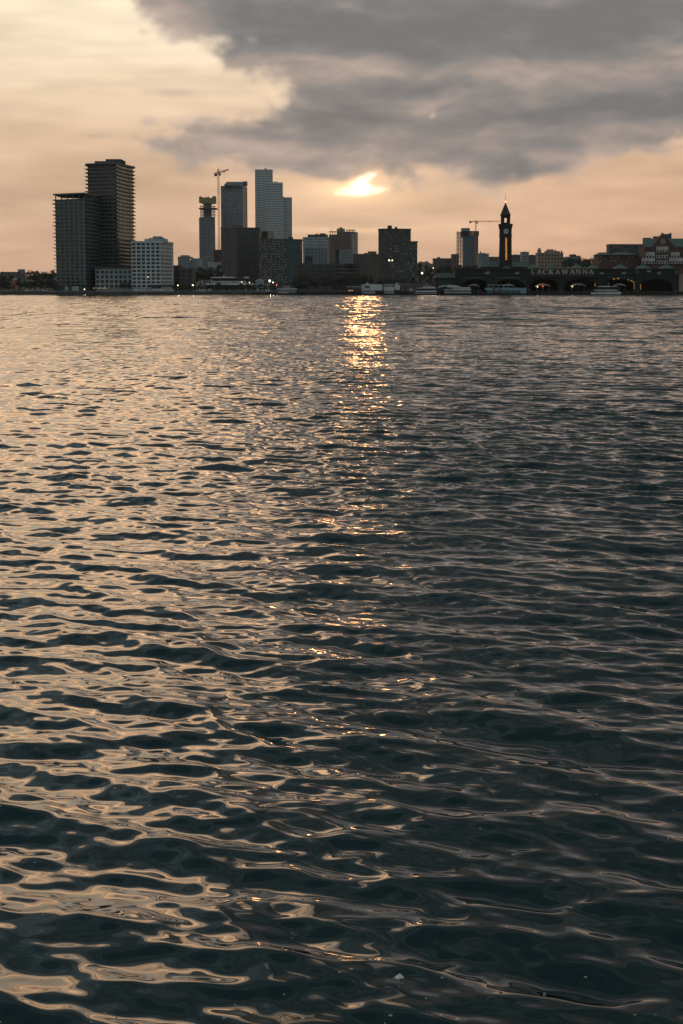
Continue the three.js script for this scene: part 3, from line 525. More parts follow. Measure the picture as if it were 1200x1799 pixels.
  building({ label: 'lower front wing of the dark brown tower block with pale window rows', front: [[684.5, 1540], [733, 1536]], top: 425.5, back: 14, mat: M.brownDark, faces: [{ cols: 11, rows: 16, ww: .52, wh: .48, bottom: 497, panes: [M.paleGlass, M.glassGrey, M.blind, M.glassDark, M.glassGrey], single: true }] });
  // right of it
  building({ label: 'pale brown low block on the skyline left of the blue glass tower', front: [[762, 2150], [794.5, 2150]], top: 455, back: 30, mat: M.brown, faces: [{ cols: 8, rows: 7, ww: .5, wh: .45, bottom: 480, panes: [M.glassGrey, M.glassDark] }], boxes: [['penthouse', 768.5, 773.5, 451.6, 456, M.brown, 4, 8]] });
  building({ label: 'taller pale brown end block touching the blue glass tower', front: [[794.5, 2130], [806, 2126]], top: 447.5, back: 30, mat: M.pinkBrick, faces: [{ cols: 3, rows: 8, ww: .5, wh: .5, bottom: 480, panes: [M.glassGrey, M.glassDark] }] });
  const D = 2500, n = building({ name: 'unfinished_tower', category: 'tower', label: 'unfinished blue glass tower with bare floor edges and a concrete core', front: [[813, D], [839.5, D - 6]], top: 414, back: 28, mat: M.glassBlue, parapet: 0, faces: [{ cols: 12, rows: 22, ww: .9, wh: .85, thick: .25, mat: M.grey, bottom: 480, panes: [M.glassBlue, M.glassBlue, M.glassTeal] }] });
  for (let i = 0; i < 24; i++) boxAt(n, 'floor_slab', 802.8 + (i % 2) * .8, 813.5, 407 + i * 2.35, 407.7 + i * 2.35, D + 2, 24, M.concrete);
  for (const p of [804.5, 809]) boxAt(n, 'concrete_column', p, p + 1, 407, 470, D + 4, 1.2, M.grey);
  for (let i = 0; i < 4; i++) boxAt(n, 'floor_slab', 812, 841, 405.8 + i * 2.3, 406.7 + i * 2.3, D - 4, 30, M.brownDark);
  for (const p of [813, 818, 823, 828, 833, 838]) boxAt(n, 'concrete_column', p, p + 1.1, 406, 414.5, D - 2, 1.4, M.brown);
  boxAt(n, 'safety_net', 835, 841.6, 406.2, 414.2, D - 6, 20, M.brownDark);
  boxAt(n, 'concrete_core', 811, 825.6, 400.6, 416, D + 8, 12, M.grey);
  towerCrane('smaller tower crane with level jib on the blue glass tower', 836, 406, 387.6, 2490, [824.2, 389.2], [879, 388.6], 1.7);
  building({ label: 'grey house row right of the blue glass tower', front: [[840, 2300], [858.5, 2300]], top: 446.5, back: 25, mat: M.grey, faces: [{ cols: 6, rows: 7, ww: .5, wh: .5, bottom: 478, panes: [M.glassGrey, M.glassDark] }], boxes: [['penthouse', 847, 853, 444.4, 447, M.grey, 3, 8]] });
  const st = site('church', 'slim church steeple right of the blue glass tower', 'church', 843.6, 2250); { const D = 2250, cx = X(843.6, D) - st.position.x, a = Y(447, D) - st.position.y, b = Y(440.5, D) - st.position.y; part(st, 'tower', box(2.6, a, 2.6, cx, a / 2, 0), M.grey); const cone = new THREE.ConeGeometry(1.9, b - a, 6); cone.translate(cx, (a + b) / 2, 0); part(st, 'spire', cone, M.copperDark); }
  for (const [l, r, t, D, m, lab] of [[858.5, 878, 452.5, 2050, M.brown, 'low brown house row just left of the clock tower'], [899, 917, 448.6, 2200, M.brown, 'pale brown house row just right of the clock tower'], [916.5, 928.5, 443.6, 2150, M.grey, 'taller grey block with stepped roof right of the clock tower'], [928.5, 943.5, 449, 2200, M.brown, 'brown house row left of the pale turreted mansion'], [988, 1014, 452.6, 2100, M.grey, 'low grey roofs right of the pale turreted mansion'], [1003, 1011.5, 448, 2300, M.brown, 'small square block above the trees right of the turreted mansion'], [1012.5, 1019, 450.4, 2320, M.grey, 'tiny pale block above the trees right of the turreted mansion']])
    building({ label: lab, front: [[l, D], [r, D]], top: t, back: 22, mat: m, faces: [{ cols: Math.max(3, Math.round((r - l) / 3.2)), rows: 8, ww: .5, wh: .45, bottom: 482, panes: [M.glassGrey, M.glassDark] }], boxes: (r - l) > 11 ? [['chimney', l + (r - l) * .3, l + (r - l) * .3 + 3, t - 1.8, t + 1, m, 4, 5], ['roof_house', l + (r - l) * .6, l + (r - l) * .6 + 4, t - 1.1, t + 1, m, 6, 5]] : [] });
  // turreted mansion
  building({ name: 'turreted_mansion', label: 'pale stone mansion with corner turret and chimneys behind the lettered sign', front: [[944.5, 1750], [988.5, 1750]], top: 445.5, back: 20, mat: M.tan, faces: [{ cols: 8, rows: 5, ww: .5, wh: .55, bottom: 476, panes: [M.glassDark, M.glassGrey], single: true }], boxes: [['turret', 945, 951, 438.4, 446, M.tan, 1, 6], ['turret_cap', 946.6, 949.6, 435.6, 438.6, M.brown, 2, 4], ['gable', 958, 984, 441, 446, M.tan, 2, 8], ['gable', 961, 973, 438, 446, M.tan, 3, 6], ['chimney', 986, 988, 440, 446, M.brown, 3, 3], ['chimney', 975, 977, 438.6, 446, M.brown, 5, 3]] });
}

// ---------------------------------------------------------------- ferry terminal, clock tower, right-hand buildings
const fontBold = await new FontLoader().loadAsync('fonts/droid/droid_serif_bold.typeface.json');
function glyph(ch, w, h, d) {                                         // a raised letter fitted to w by h
  const g = new TextGeometry(ch, { font: fontBold, size: 1, depth: 0.1, curveSegments: 4, bevelEnabled: false }); g.computeBoundingBox();
  const b = g.boundingBox; g.translate(-b.min.x, -b.min.y, -b.min.z); g.scale(w / (b.max.x - b.min.x), h / (b.max.y - b.min.y), d / (b.max.z - b.min.z)); g.translate(-w / 2, -h / 2, 0); return g;
}
function hipRoof(w, d, h, ridge) {                                    // four slopes up to a short ridge
  const v = [[-w / 2, 0, d / 2], [w / 2, 0, d / 2], [w / 2, 0, -d / 2], [-w / 2, 0, -d / 2], [-ridge / 2, h, 0], [ridge / 2, h, 0]], f = [[0, 1, 5], [0, 5, 4], [1, 2, 5], [2, 3, 4], [2, 4, 5], [3, 0, 4], [0, 2, 1], [0, 3, 2]], p = [];
  for (const t of f) for (const i of t) p.push(...v[i]);
  const g = new THREE.BufferGeometry(); g.setAttribute('position', new THREE.Float32BufferAttribute(p, 3)); g.computeVertexNormals(); return metres(g);
}
const TERM = 1352, termBase = 0;
{
  seed(41);
  const D = TERM, o = site('ferry_terminal', 'long dark copper-clad ferry terminal with six arched boat slips', 'ferry terminal', 980, D, undefined, 0), at = (px, py, dz = 0) => [X(px, D, py) - o.position.x, Y(py, D), dz];
  const top = Y(483.5, D), spring = Y(501, D), crown = Y(489.5, D), arches = [[811, 858], [870, 921], [931, 980], [992, 1046], [1060, 1113], [1124.5, 1180]];
  const sx = (px) => X(px, D, 500) - o.position.x, s = new THREE.Shape(); s.moveTo(sx(805), .2);
  for (const [l, r] of arches) {
    const a = sx(l), b = sx(r), c = (a + b) / 2, h = (b - a) / 2; s.lineTo(a, .2); s.lineTo(a, spring);
    for (let i = 1; i < 20; i++) { const t = Math.PI * (1 - i / 20); s.lineTo(c + h * Math.cos(t), spring + (crown - spring) * Math.sin(t)); }
    s.lineTo(b, spring); s.lineTo(b, .2);
  }
  s.lineTo(sx(1192.5), .2); s.lineTo(sx(1192.5), top); s.lineTo(sx(805), top); s.closePath();
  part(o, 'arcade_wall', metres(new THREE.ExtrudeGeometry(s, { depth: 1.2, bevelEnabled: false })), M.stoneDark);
  arches.forEach(([l, r], i) => {                                     // moulded copper arch rims
    const a = sx(l), b = sx(r), c = (a + b) / 2, h = (b - a) / 2, rim = [];
    for (let k = 0; k < 20; k++) { const P = (t, q) => [c + (h + q) * Math.cos(t), spring + (crown - spring + q) * Math.sin(t), 1.35], t0 = Math.PI * k / 20, t1 = Math.PI * (k + 1) / 20; rim.push(bar(P(t0, .35), P(t1, .35), .7, .5)); }
    part(o, 'arch_rim', join(rim), i < 2 ? M.copperDark : M.stoneGreen);
  });
  const wid = sx(1192.5) - sx(805), cx = (sx(1192.5) + sx(805)) / 2;
  part(o, 'slip_roof', metres(box(wid, .6, 42, cx, top - 1, -21.1)), M.charcoal);
  part(o, 'slip_back_wall', metres(box(wid, top, .6, cx, top / 2, -42)), M.stoneDark);
  part(o, 'slip_deck', metres(box(wid, 1.6, 20, cx, .8, -31.6)), M.wood);
  for (let i = 0; i <= arches.length; i++) { const px = i === 0 ? 807 : i === arches.length ? 1186 : (arches[i - 1][1] + arches[i][0]) / 2; part(o, 'slip_wall', metres(box(1.4, top - 1.4, 40, sx(px), (top - 1.4) / 2, -20.5)), M.stoneDark); }
  part(o, 'cornice', metres(box(wid + 1.5, .9, 2.6, cx, top + .4, .7)), M.stoneGreen);
  for (const [l, r] of [[806, 928], [1066, 1113]]) part(o, 'copper_band', metres(box(sx(r) - sx(l), .75, .3, (sx(l) + sx(r)) / 2, Y(487, D), 1.38)), M.copperDark);
  for (const [l, r, t, b] of [[861, 864.6, 489, 497], [921.5, 925.6, 489, 497], [985, 988, 488, 495.5], [1116.5, 1120.5, 488, 495.5], [1050, 1053, 488.5, 495.5], [1184, 1187.5, 488.5, 495.5]]) boxAt(o, 'pilaster_panel', l, r, t, b, D - 1.75, .5, M.copperDark);
  for (const px of [808, 865.5, 926, 986, 1053, 1119, 1186]) { const p = at(px, 500); part(o, 'pier_shaft', metres(box(3.4, top - .4, .8, p[0], (top - .4) / 2 + .2, 1.45)), M.stoneDark); }
  // upper storey
  boxAt(o, 'upper_storey', 800, 1192, 473, 484, D + 8, 28, M.stoneDark); boxAt(o, 'upper_cornice', 799, 1193, 471.6, 473.1, D + 7.2, 30, M.charcoal);
  for (const [px, w] of [[937, 20], [1013, 22], [1041, 20], [1089.5, 25], [1130, 26], [1170.5, 24], [967, 16]]) { const m = part(o, 'copper_roof', hipRoof(w * .45, 16, 3.3, w * .06), M.copper); m.position.set(X(px, D + 16, 470) - o.position.x, Y(471.9, D + 16), -16); }
  for (const [px, w] of [[860, 19], [912, 16], [1060, 14], [1099, 15], [1161, 15]]) { const g = new THREE.CylinderGeometry(w * .22, w * .22, 1, 16, 1, false, 0, Math.PI); g.rotateX(Math.PI / 2); g.rotateZ(Math.PI); g.scale(1, .55, 1); const m = part(o, 'lunette', metres(g.rotateZ(0)), M.grey); m.position.set(X(px, D + 7, 481) - o.position.x, Y(481.6, D + 7), -6.4); }
  for (const [l, r] of [[1116.5, 1122.5], [1185, 1191]]) boxAt(o, 'copper_dormer', l, r, 473.6, 480.4, D + 6.4, 2, M.copperDark);
  boxAt(o, 'small_dormer', 1137, 1143, 474.5, 478.4, D + 7, 1.2, M.grey);
  // roofs beside the clock tower
  for (const [l, r] of [[844, 879], [899, 929]]) { boxAt(o, 'hall_wall', l + 1, r - 1, 468.6, 474, D + 46, 24, M.charcoal); const w = X(r, D + 44) - X(l, D + 44), m = part(o, 'hall_roof', hipRoof(w, 30, Y(459.3, D + 44) - Y(469, D + 44), w * .8), M.copper); m.position.set((X(l, D + 44, 465) + X(r, D + 44, 465)) / 2 - o.position.x, Y(469, D + 44), -60); }
  { const g = new THREE.ExtrudeGeometry(new THREE.Shape([[-4.9, 0], [4.9, 0], [0, 3]].map((p) => new THREE.Vector2(...p))), { depth: 1.5, bevelEnabled: false }), m = part(o, 'pediment', metres(g), M.copper); m.position.set(X(890, D + 26, 470) - o.position.x, Y(472.6, D + 26), -26); }
  boxAt(o, 'pediment_wall', 880, 900, 472.6, 476, D + 28, 10, M.charcoal);
  // left pavilion
  boxAt(o, 'pavilion_wall', 764, 805.6, 488, '0.2', D + 1, 34, M.stoneGreen);
  { const w = X(803, D) - X(763, D), m = part(o, 'pavilion_roof', hipRoof(w, 36, Y(479.6, D) - Y(488.4, D), w * .62), M.copperDark); m.position.set((X(763, D) + X(803, D)) / 2 - o.position.x, Y(488.1, D), -17); }
  boxAt(o, 'pavilion_block', 799, 809, 478.6, 489, D + 10, 20, M.copperDark);
  for (const px of [767, 773, 779, 785, 791, 797]) boxAt(o, 'window', px, px + 3.4, 491.5, 502, D + .8, .4, rnd() < .3 ? M.glassTeal : M.glassDark);
  for (const px of [765, 771.4, 777.4, 783.4, 789.4, 795.4, 801.4]) boxAt(o, 'pavilion_post', px, px + 1, 489.5, '0.2', D + .4, .7, M.copperDark);
  // tan end wall and festoon lamps
  boxAt(o, 'tan_end_wall', 1193.6, 1230, 480.6, '1.2', D - 2, 20, M.tan); boxAt(o, 'stone_base', 1182, 1193, 512.5, '0.2', D - 3, 3, M.grey);
  const bulb = new THREE.SphereGeometry(.32, 8, 6);
  const festoon = [[1077, 490.3], [1079, 489.8], [1084.5, 489.6], [1086, 489.7], [1108, 493.2], [1110, 494.2], [1113.2, 496], [1113.2, 499.5], [1113.2, 503], [1113.2, 506.5], [1124.8, 501], [1124.8, 504.5], [1124.8, 508], [1044.6, 499], [1044.6, 502], [1103, 491.6]];
  for (const [px, py] of festoon) { const m = part(o, 'festoon_lamp', bulb, M.lampAmber), p = at(px, py, 1.9); m.position.set(...p); }
}
{
  // --- lettered sign
  const D = TERM - 3.2, o = site('lettered_sign', 'long dark sign board with pale letters on the ferry terminal', 'sign', 988, D, undefined, Y(486, D));
  boxAt(o, 'sign_board', 931, 1046.5, 471.6, 486, D, 2.2, M.charcoal);
  const R = [[933.8, 938.6], [942.8, 952], [953.3, 962], [963.8, 973], [975.4, 984.2], [986, 998.8], [1001, 1010.6], [1011.6, 1021], [1023.3, 1032.6], [1033.8, 1043.2]], h = Y(473.4, D) - Y(481.4, D);
  [...'LACKAWANNA'].forEach((ch, i) => { const [l, r] = R[i], m = part(o, 'letter', glyph(ch, X(r, D) - X(l, D), h, .25), M.beige); m.position.set((X(l, D, 477) + X(r, D, 477)) / 2 - o.position.x, (Y(473.4, D) + Y(481.4, D)) / 2 - o.position.y, .02); });
}
{
  // --- clock tower
  const D = 1392, o = site('clock_tower', 'tall dark clock tower with pointed roof and glowing vertical letters', 'clock tower', 889, D, undefined, Y(478, D)), m = D / LENS, cx = (py) => X(889.2, D, py) - o.position.x, yy = (py) => Y(py, D) - o.position.y;
  const stage = (name, w, t, b, mm, w2 = w) => { const g = new THREE.CylinderGeometry(w / 2 * m * Math.SQRT2, w2 / 2 * m * Math.SQRT2, yy(t) - yy(b), 4, 1); g.rotateY(Math.PI / 4); const p = part(o, name, metres(g.toNonIndexed()), mm); p.geometry.computeVertexNormals(); p.position.set(cx(t), (yy(t) + yy(b)) / 2, -5); return p; };
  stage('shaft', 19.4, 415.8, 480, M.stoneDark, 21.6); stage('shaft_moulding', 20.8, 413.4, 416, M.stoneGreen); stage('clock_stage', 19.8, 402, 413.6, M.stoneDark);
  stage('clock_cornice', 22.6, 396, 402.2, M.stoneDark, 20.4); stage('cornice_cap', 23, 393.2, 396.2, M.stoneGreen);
  for (const [sx, sz] of [[-1, 1], [1, 1], [-1, -1], [1, -1]]) { const w = 4.8 * m, p = part(o, 'belfry_pier', metres(box(w, yy(380.8) - yy(393.4), w)), M.stoneDark); p.position.set(cx(387) + sx * 5.1 * m, (yy(380.8) + yy(393.4)) / 2, -5 + sz * 5.1 * m); }
  stage('belfry_lintel', 15.4, 378, 382.4, M.stoneDark); stage('eaves', 17.2, 377, 378.2, M.stoneGreen);
  stage('belfry_rail', 10, 390.6, 393.4, M.charcoal);
  stage('pyramid_roof', .35, 354.8, 377.2, M.charcoal, 16.6);
  part(o, 'flagpole', new THREE.CylinderGeometry(.1, .16, yy(340) - yy(355), 6), M.crane).position.set(cx(347), (yy(340) + yy(355)) / 2, -5);
  const b = part(o, 'beacon_lamp', new THREE.CylinderGeometry(.6, .75, .95, 10), M.beacon); b.position.set(cx(353.6), yy(353.8), -5);
  lampLight(o, cx(353.6), yy(353.8), -3.9, new THREE.Color(1, .35, .2), 18);
  const fz = -5 + 10.02 * m, face = part(o, 'clock_face', new THREE.CylinderGeometry(5.0 * m, 5.0 * m, .3, 36).rotateX(Math.PI / 2), M.offWhite); face.position.set(cx(406) + .3 * m, yy(406.2), fz);
  const rim = part(face, 'clock_rim', new THREE.TorusGeometry(5.05 * m, .16, 6, 36), M.stoneGreen); rim.position.z = .16;
  const hand = (n, l, a, w) => { const h = part(face, n, box(w, l, .08, 0, l * .38, 0), M.charcoal); h.position.z = .22; h.rotation.z = a; };
  hand('hour_hand', 1.7, -.9 - Math.PI * .5 + .55, .3); hand('minute_hand', 2.3, -.85, .2);
  for (let i = 0; i < 12; i++) { const t = part(face, 'hour_mark', box(.14, .42, .06), M.darkGrey), a = i * Math.PI / 6; t.position.set(Math.sin(a) * 4.2 * m, Math.cos(a) * 4.2 * m, .19); t.rotation.z = -a; }
  [...'LACKAWANNA'].forEach((ch, i) => { const py = 419.2 + i * 3.98, l = part(o, 'glowing_letter', glyph(ch, 3.1 * m, 3.0 * m, .25), M.letterGlow); l.position.set(cx(py) + .1, yy(py), -5 + (9.9 + .9 * i / 10) * m + .08); });
  part(o, 'letter_backing', box(5 * m, 42 * m, .2), M.charcoal).position.set(cx(437) + .1, yy(437), -5 + 10.0 * m);
  for (const py of [424, 437, 450]) lampLight(o, cx(py), yy(py), -5 + 12.4 * m, new THREE.Color(1, .5, .08), 3);
}
{
  // --- gabled brick building, hip-roofed brick hall, long dark slab
  seed(43);
  building({ label: 'long dark flat-roofed block behind the green hip roof at right', front: [[1070, 1640], [1134, 1640]], top: 430.5, back: 20, mat: M.brownDark, parapetMat: M.darkGrey, faces: [{ cols: 14, rows: 9, ww: .42, wh: .5, bottom: 490, panes: [M.glassDark, M.glassGrey, M.paleGlass, M.glassDark], single: true }] });
  const h = building({ name: 'brick_hall', label: 'dark brick hall with green copper hip roof at right', front: [[1051.5, 1480], [1120, 1480]], top: 448, back: 30, mat: M.brick, parapet: 0, faces: [{ cols: 11, rows: 4, ww: .26, wh: .36, bottom: 476, panes: [M.glassDark, M.glassDark, M.blind, M.glassGrey], single: true }] });
  for (const [l, r, t] of [[1050.5, 1078, 442.8], [1078, 1121, 442.4]]) { const D = 1478, w = X(r, D) - X(l, D), m = part(h, 'roof', hipRoof(w, 34, Y(t, D) - Y(448.2, D), w * .42), M.copper); m.position.set((X(l, D, 448) + X(r, D, 448)) / 2 - h.position.x, Y(448, D) - h.position.y, -15); }
  const D = 1460, o = site('gabled_building', 'large brick building with tall gable and green roof at the right edge', 'building', 1163, D), P = (px, py) => new THREE.Vector2(X(px, D, py) - o.position.x, Y(py, D) - o.position.y);
  const low = [P(1133, 505), P(1240, 505), P(1240, 433.6), P(1133, 433.6)];
  part(o, 'wall', metres(new THREE.ExtrudeGeometry(new THREE.Shape(low), { depth: 30, bevelEnabled: false }).translate(0, 0, -30)), M.brick);
  part(o, 'gable_wall', metres(new THREE.ExtrudeGeometry(new THREE.Shape([P(1145, 505), P(1186.5, 505), P(1186.5, 434), P(1171, 418.6), P(1164, 412.8), P(1157, 418.6), P(1145, 434)]), { depth: 14, bevelEnabled: false }).translate(0, 0, -12.6)), M.brick);
  const slope = (l, r, l2, r2) => { const a = P(l, 433.4), b = P(r, 433.4), c = P(r2, 418.4), d = P(l2, 418.4), g = new THREE.BufferGeometry(); const q = [[a.x, a.y, .6], [b.x, b.y, .6], [c.x, c.y, -11], [d.x, d.y, -11], [a.x, a.y - .6, .6], [b.x, b.y - .6, .6], [c.x, c.y - .6, -11], [d.x, d.y - .6, -11]], f = [0, 1, 2, 0, 2, 3, 4, 6, 5, 4, 7, 6, 0, 4, 5, 0, 5, 1, 1, 5, 6, 1, 6, 2, 2, 6, 7, 2, 7, 3, 3, 7, 4, 3, 4, 0]; g.setAttribute('position', new THREE.Float32BufferAttribute(f.flatMap((i) => q[i]), 3)); g.computeVertexNormals(); part(o, 'roof', metres(g), M.copper); };
  slope(1132.6, 1146, 1133.6, 1158); slope(1185, 1241, 1171, 1240);
  boxAt(o, 'roof_house', 1132, 1144.4, 417.6, 434, D + 12, 8, M.brownDark); boxAt(o, 'chimney', 1163.5, 1180, 411, 422, D + 12, 8, M.brownDark); boxAt(o, 'chimney', 1163, 1165.4, 409, 414, D + 12.5, 3, M.brownDark); boxAt(o, 'chimney', 1176.6, 1179.6, 409.4, 414, D + 12.5, 3, M.brownDark); boxAt(o, 'roof_house', 1149, 1158, 415.2, 422, D + 12.3, 5, M.brownDark);
  const disc = part(o, 'round_window', new THREE.CylinderGeometry(2.15, 2.15, .5, 28).rotateX(Math.PI / 2), M.paleGlass), dc = P(1164.3, 424.2); disc.position.set(dc.x, dc.y, 1.5);
  part(disc, 'round_frame', new THREE.TorusGeometry(2.2, .2, 6, 28), M.tan).position.z = .2;
  const panel = (l, r, t, b, n, rowsY) => { boxAt(o, 'white_panel', l, r, t, b, D - 2.2, 1.4, M.offWhite); for (const [y0, y1] of rowsY) for (let i = 0; i < n; i++) { const w = (r - l) / n; boxAt(o, 'window', l + w * (i + .24), l + w * (i + .76), y0, y1, D - 2.35, .3, M.glassDark); } };
  panel(1153.4, 1174, 433, 443.2, 4, [[439, 442.6]]); panel(1153.4, 1173.6, 448, 454, 4, [[448.8, 453]]); panel(1153.4, 1173.6, 457.6, 463.4, 4, [[458.6, 462.6]]);
  panel(1135, 1150.6, 443, 453.4, 3, [[449.4, 452.8]]); panel(1128, 1150.4, 453, 463.6, 4, [[458.8, 462.8]]); panel(1179, 1194, 443, 453.4, 3, [[449, 452.6]]); panel(1176, 1200.4, 453, 463.6, 5, [[458.8, 462.8]]); panel(1203, 1225, 446, 463, 4, [[448.8, 452.8], [458.8, 462.8]]);
}

// ---------------------------------------------------------------- trees
const ORD = ['first', 'second', 'third', 'fourth', 'fifth', 'sixth', 'seventh', 'eighth', 'ninth', 'tenth', 'eleventh', 'twelfth', 'thirteenth', 'fourteenth'];
function treeKind(s, w, leaf) {                                       // a tree ten metres tall: forked trunk and a crown of leaf sprays
  seed(s); const limbs = [], heads = [];
  const trunk = new THREE.CylinderGeometry(.16, .34, 4.2, 7); trunk.translate(0, 2.1, 0); limbs.push(trunk);
  for (let i = 0; i < 7; i++) { const a = i * 2.4 + rnd(), y = 2.6 + rnd() * 2, r = w * rr(.25, .42), top = [Math.cos(a) * r, y + rr(1.6, 3.6), Math.sin(a) * r]; limbs.push(bar([0, y, 0], top, .16)); heads.push(top); }
  heads.push([0, 8.2, 0]);
  const p = [], n = [], put = (x, y, z, sz) => { const q = new THREE.Quaternion().setFromEuler(new THREE.Euler(rr(-1.4, 1.4), rr(0, 6.3), rr(-1.4, 1.4))), v = [[-1, -.6, 0], [1, -.6, .15], [.9, .6, 0], [-.8, .7, .15]].map((c) => new THREE.Vector3(...c).multiplyScalar(sz).applyQuaternion(q).add(new THREE.Vector3(x, y, z))); for (const k of [0, 1, 2, 0, 2, 3]) p.push(...v[k].toArray()); };
  const lumps = []; for (let i = 0; i < 16; i++) { const a = rnd() * 6.3, u = rnd(), y = 3.2 + 6.2 * u, r = w * .5 * Math.sin(Math.PI * Math.min(1, .22 + u * .74)) * Math.sqrt(rnd()); lumps.push([Math.cos(a) * r, y, Math.sin(a) * r, rr(.9, 1.7) * w / 7]); }
  for (const [x, y, z, r] of lumps) for (let i = 0; i < 52; i++) { const a = rnd() * 6.3, c = rr(-1, 1), s2 = Math.sqrt(1 - c * c), q = r * (0.45 + .65 * Math.sqrt(rnd())); put(x + Math.cos(a) * s2 * q, y + c * q * .8, z + Math.sin(a) * s2 * q, rr(.16, .4)); }
  const crown = new THREE.BufferGeometry(); crown.setAttribute('position', new THREE.Float32BufferAttribute(p, 3)); crown.computeVertexNormals();
  const o = new THREE.Group(); part(o, 'trunk', join(limbs), M.bark); part(o, 'crown', crown, leaf); return o;
}
const KINDS = [treeKind(61, 7.5, LEAVES[0]), treeKind(62, 6, LEAVES[1]), treeKind(63, 9, LEAVES[2]), treeKind(64, 7, LEAVES[3]), treeKind(65, 10, LEAVES[0])];
function plantTree(px, top, bottom, D, label, group, wide = 1, kind) {
  const k = KINDS[kind ?? (rnd() * KINDS.length | 0)], o = k.clone(), h = (Y(top, D) - Y(bottom, D)) / 10, base = Y(bottom, D);
  o.name = numbered('tree'); o.userData = { label, category: 'tree' }; if (group) o.userData.group = group;
  o.position.set(X(px, D), Math.max(base, 1.5), -D); o.scale.set(h * wide, h, h * wide); o.rotation.y = rnd() * 6.3; scene.add(o); return o;
}
function row(list, label, group, D0, D1, wide = 1) { list.forEach(([px, top, bottom, w], i) => plantTree(px, top, bottom, rr(D0, D1), label(ORD[i]), group, w ?? wide)); }
{
  seed(71);
  row([[3, 492, 511], [13, 494, 511], [24, 499, 511], [34, 489.5, 511], [44, 493.5, 511], [53, 494, 511], [62, 487, 511], [70, 491, 511], [79, 493, 511], [87, 490, 511], [94, 492, 511]], (n) => `${n} dark tree from the left in the row left of the balcony towers`, 'promenade trees at far left', 1358, 1376, 1.15);
  row([[6, 483, 498, 1.4], [20, 484, 498, 1.5], [52, 475.5, 496, 1.1], [59, 477, 496], [65, 475, 497, .9], [75, 478, 497, 1.2], [84, 478, 497, 1.3], [92, 475.5, 498, 1.2]], (n) => `${n} tree from the left on the skyline left of the balcony towers`, 'skyline trees at far left', 1620, 1740);
  row([[213, 497, 509], [220, 494.5, 509, 1.2], [227.5, 496, 509]], (n) => `${n} small tree from the left before the podium block`, 'trees before the podium', 1356, 1362);
  row([[281, 503.5, 511], [306, 499, 511], [318, 501, 511, 1.3], [329, 499.5, 511, 1.3], [341, 498, 511], [352, 499, 511, 1.4], [362, 500, 511, 1.2]], (n) => `${n} low tree from the left between the white block and long white pavilion`, 'low promenade trees', 1352, 1362, 1.2);
  row([[345, 478, 500], [352, 470, 498, 1.1], [360, 472, 498, 1.2], [369, 471, 497, 1.1], [378, 476, 498], [385, 466, 499, .8]], (n) => `${n} tree from the left at the foot of the half-built tower`, 'trees below the half-built tower', 1560, 1680);
  row([[371, 500, 511, 1.3], [384, 495, 511], [398, 503, 512, 1.8], [412, 504, 512, 1.6], [424, 497, 512, 1.1], [436, 499, 512, 1.3], [447, 501, 512, 1.4], [459, 498.5, 512, 1.4], [470, 500, 512, 1.4], [480, 502, 512, 1.2]], (n) => `${n} dark promenade tree from the left before the long white pavilion`, 'trees before the white pavilion', 1346, 1358);
  plantTree(538, 482.5, 513, 1366, 'big broad dark tree by the water before the banded block', undefined, 1.35, 4);
  row([[524, 489, 513, 1.3], [553, 489, 513, 1.2]], (n) => n === 'first' ? 'smaller tree hugging the left of the big broad dark tree' : 'smaller tree hugging the right of the big broad dark tree', undefined, 1370, 1376);
  row([[570, 486, 508, 1.3], [582, 483, 508, 1.2], [595, 485, 508, 1.3], [607, 484, 506, 1.2], [619, 481.5, 506, 1.1], [630, 484, 506, 1.2], [641, 483, 503, 1.1], [652, 485, 503, 1.2]], (n) => `${n} tree from the left at the foot of the long banded block`, 'trees before the banded block', 1420, 1470);
  row([[590, 500, 513, 1.5], [602, 501, 513, 1.4], [613, 499, 513, 1.2]], (n) => `${n} low bush-like tree from the left at the pier landward of the white ferries`, 'low trees on the pier', 1362, 1372);
  row([[668, 491, 506, 1.4], [682, 490, 506, 1.5], [697, 489, 506, 1.5], [712, 490, 506, 1.5], [726, 488, 506, 1.5], [740, 490, 507, 1.5], [753, 489, 508, 1.4]], (n) => `${n} dark tree from the left at the foot of the two-level tower block`, 'trees before the tower block', 1440, 1500);
  row([[738, 464, 500, .7], [748, 466, 500, .7], [758, 470, 500, .8]], (n) => `${n} tall tree from the left in the gap right of the two-level tower block`, 'trees in the skyline gap', 1900, 2000);
  row([[778, 468, 486, 1.3], [789, 466, 486, 1.2], [800, 469, 486, 1.3], [812, 465, 486, 1.2], [824, 467, 486, 1.3], [836, 466, 486, 1.2]], (n) => `${n} tree from the left below the unfinished blue glass tower`, 'trees below the blue tower', 1560, 1680);
  row([[993, 456, 474, 1.2], [1002, 453.5, 474, 1.2], [1012, 454, 474, 1.3], [1022, 453, 474, 1.3], [1032, 455, 474, 1.2], [1041, 452.5, 474, 1.1], [1047, 452, 474]], (n) => `${n} tree from the left between the turreted mansion and brick hall`, 'trees right of the mansion', 1560, 1660);
}
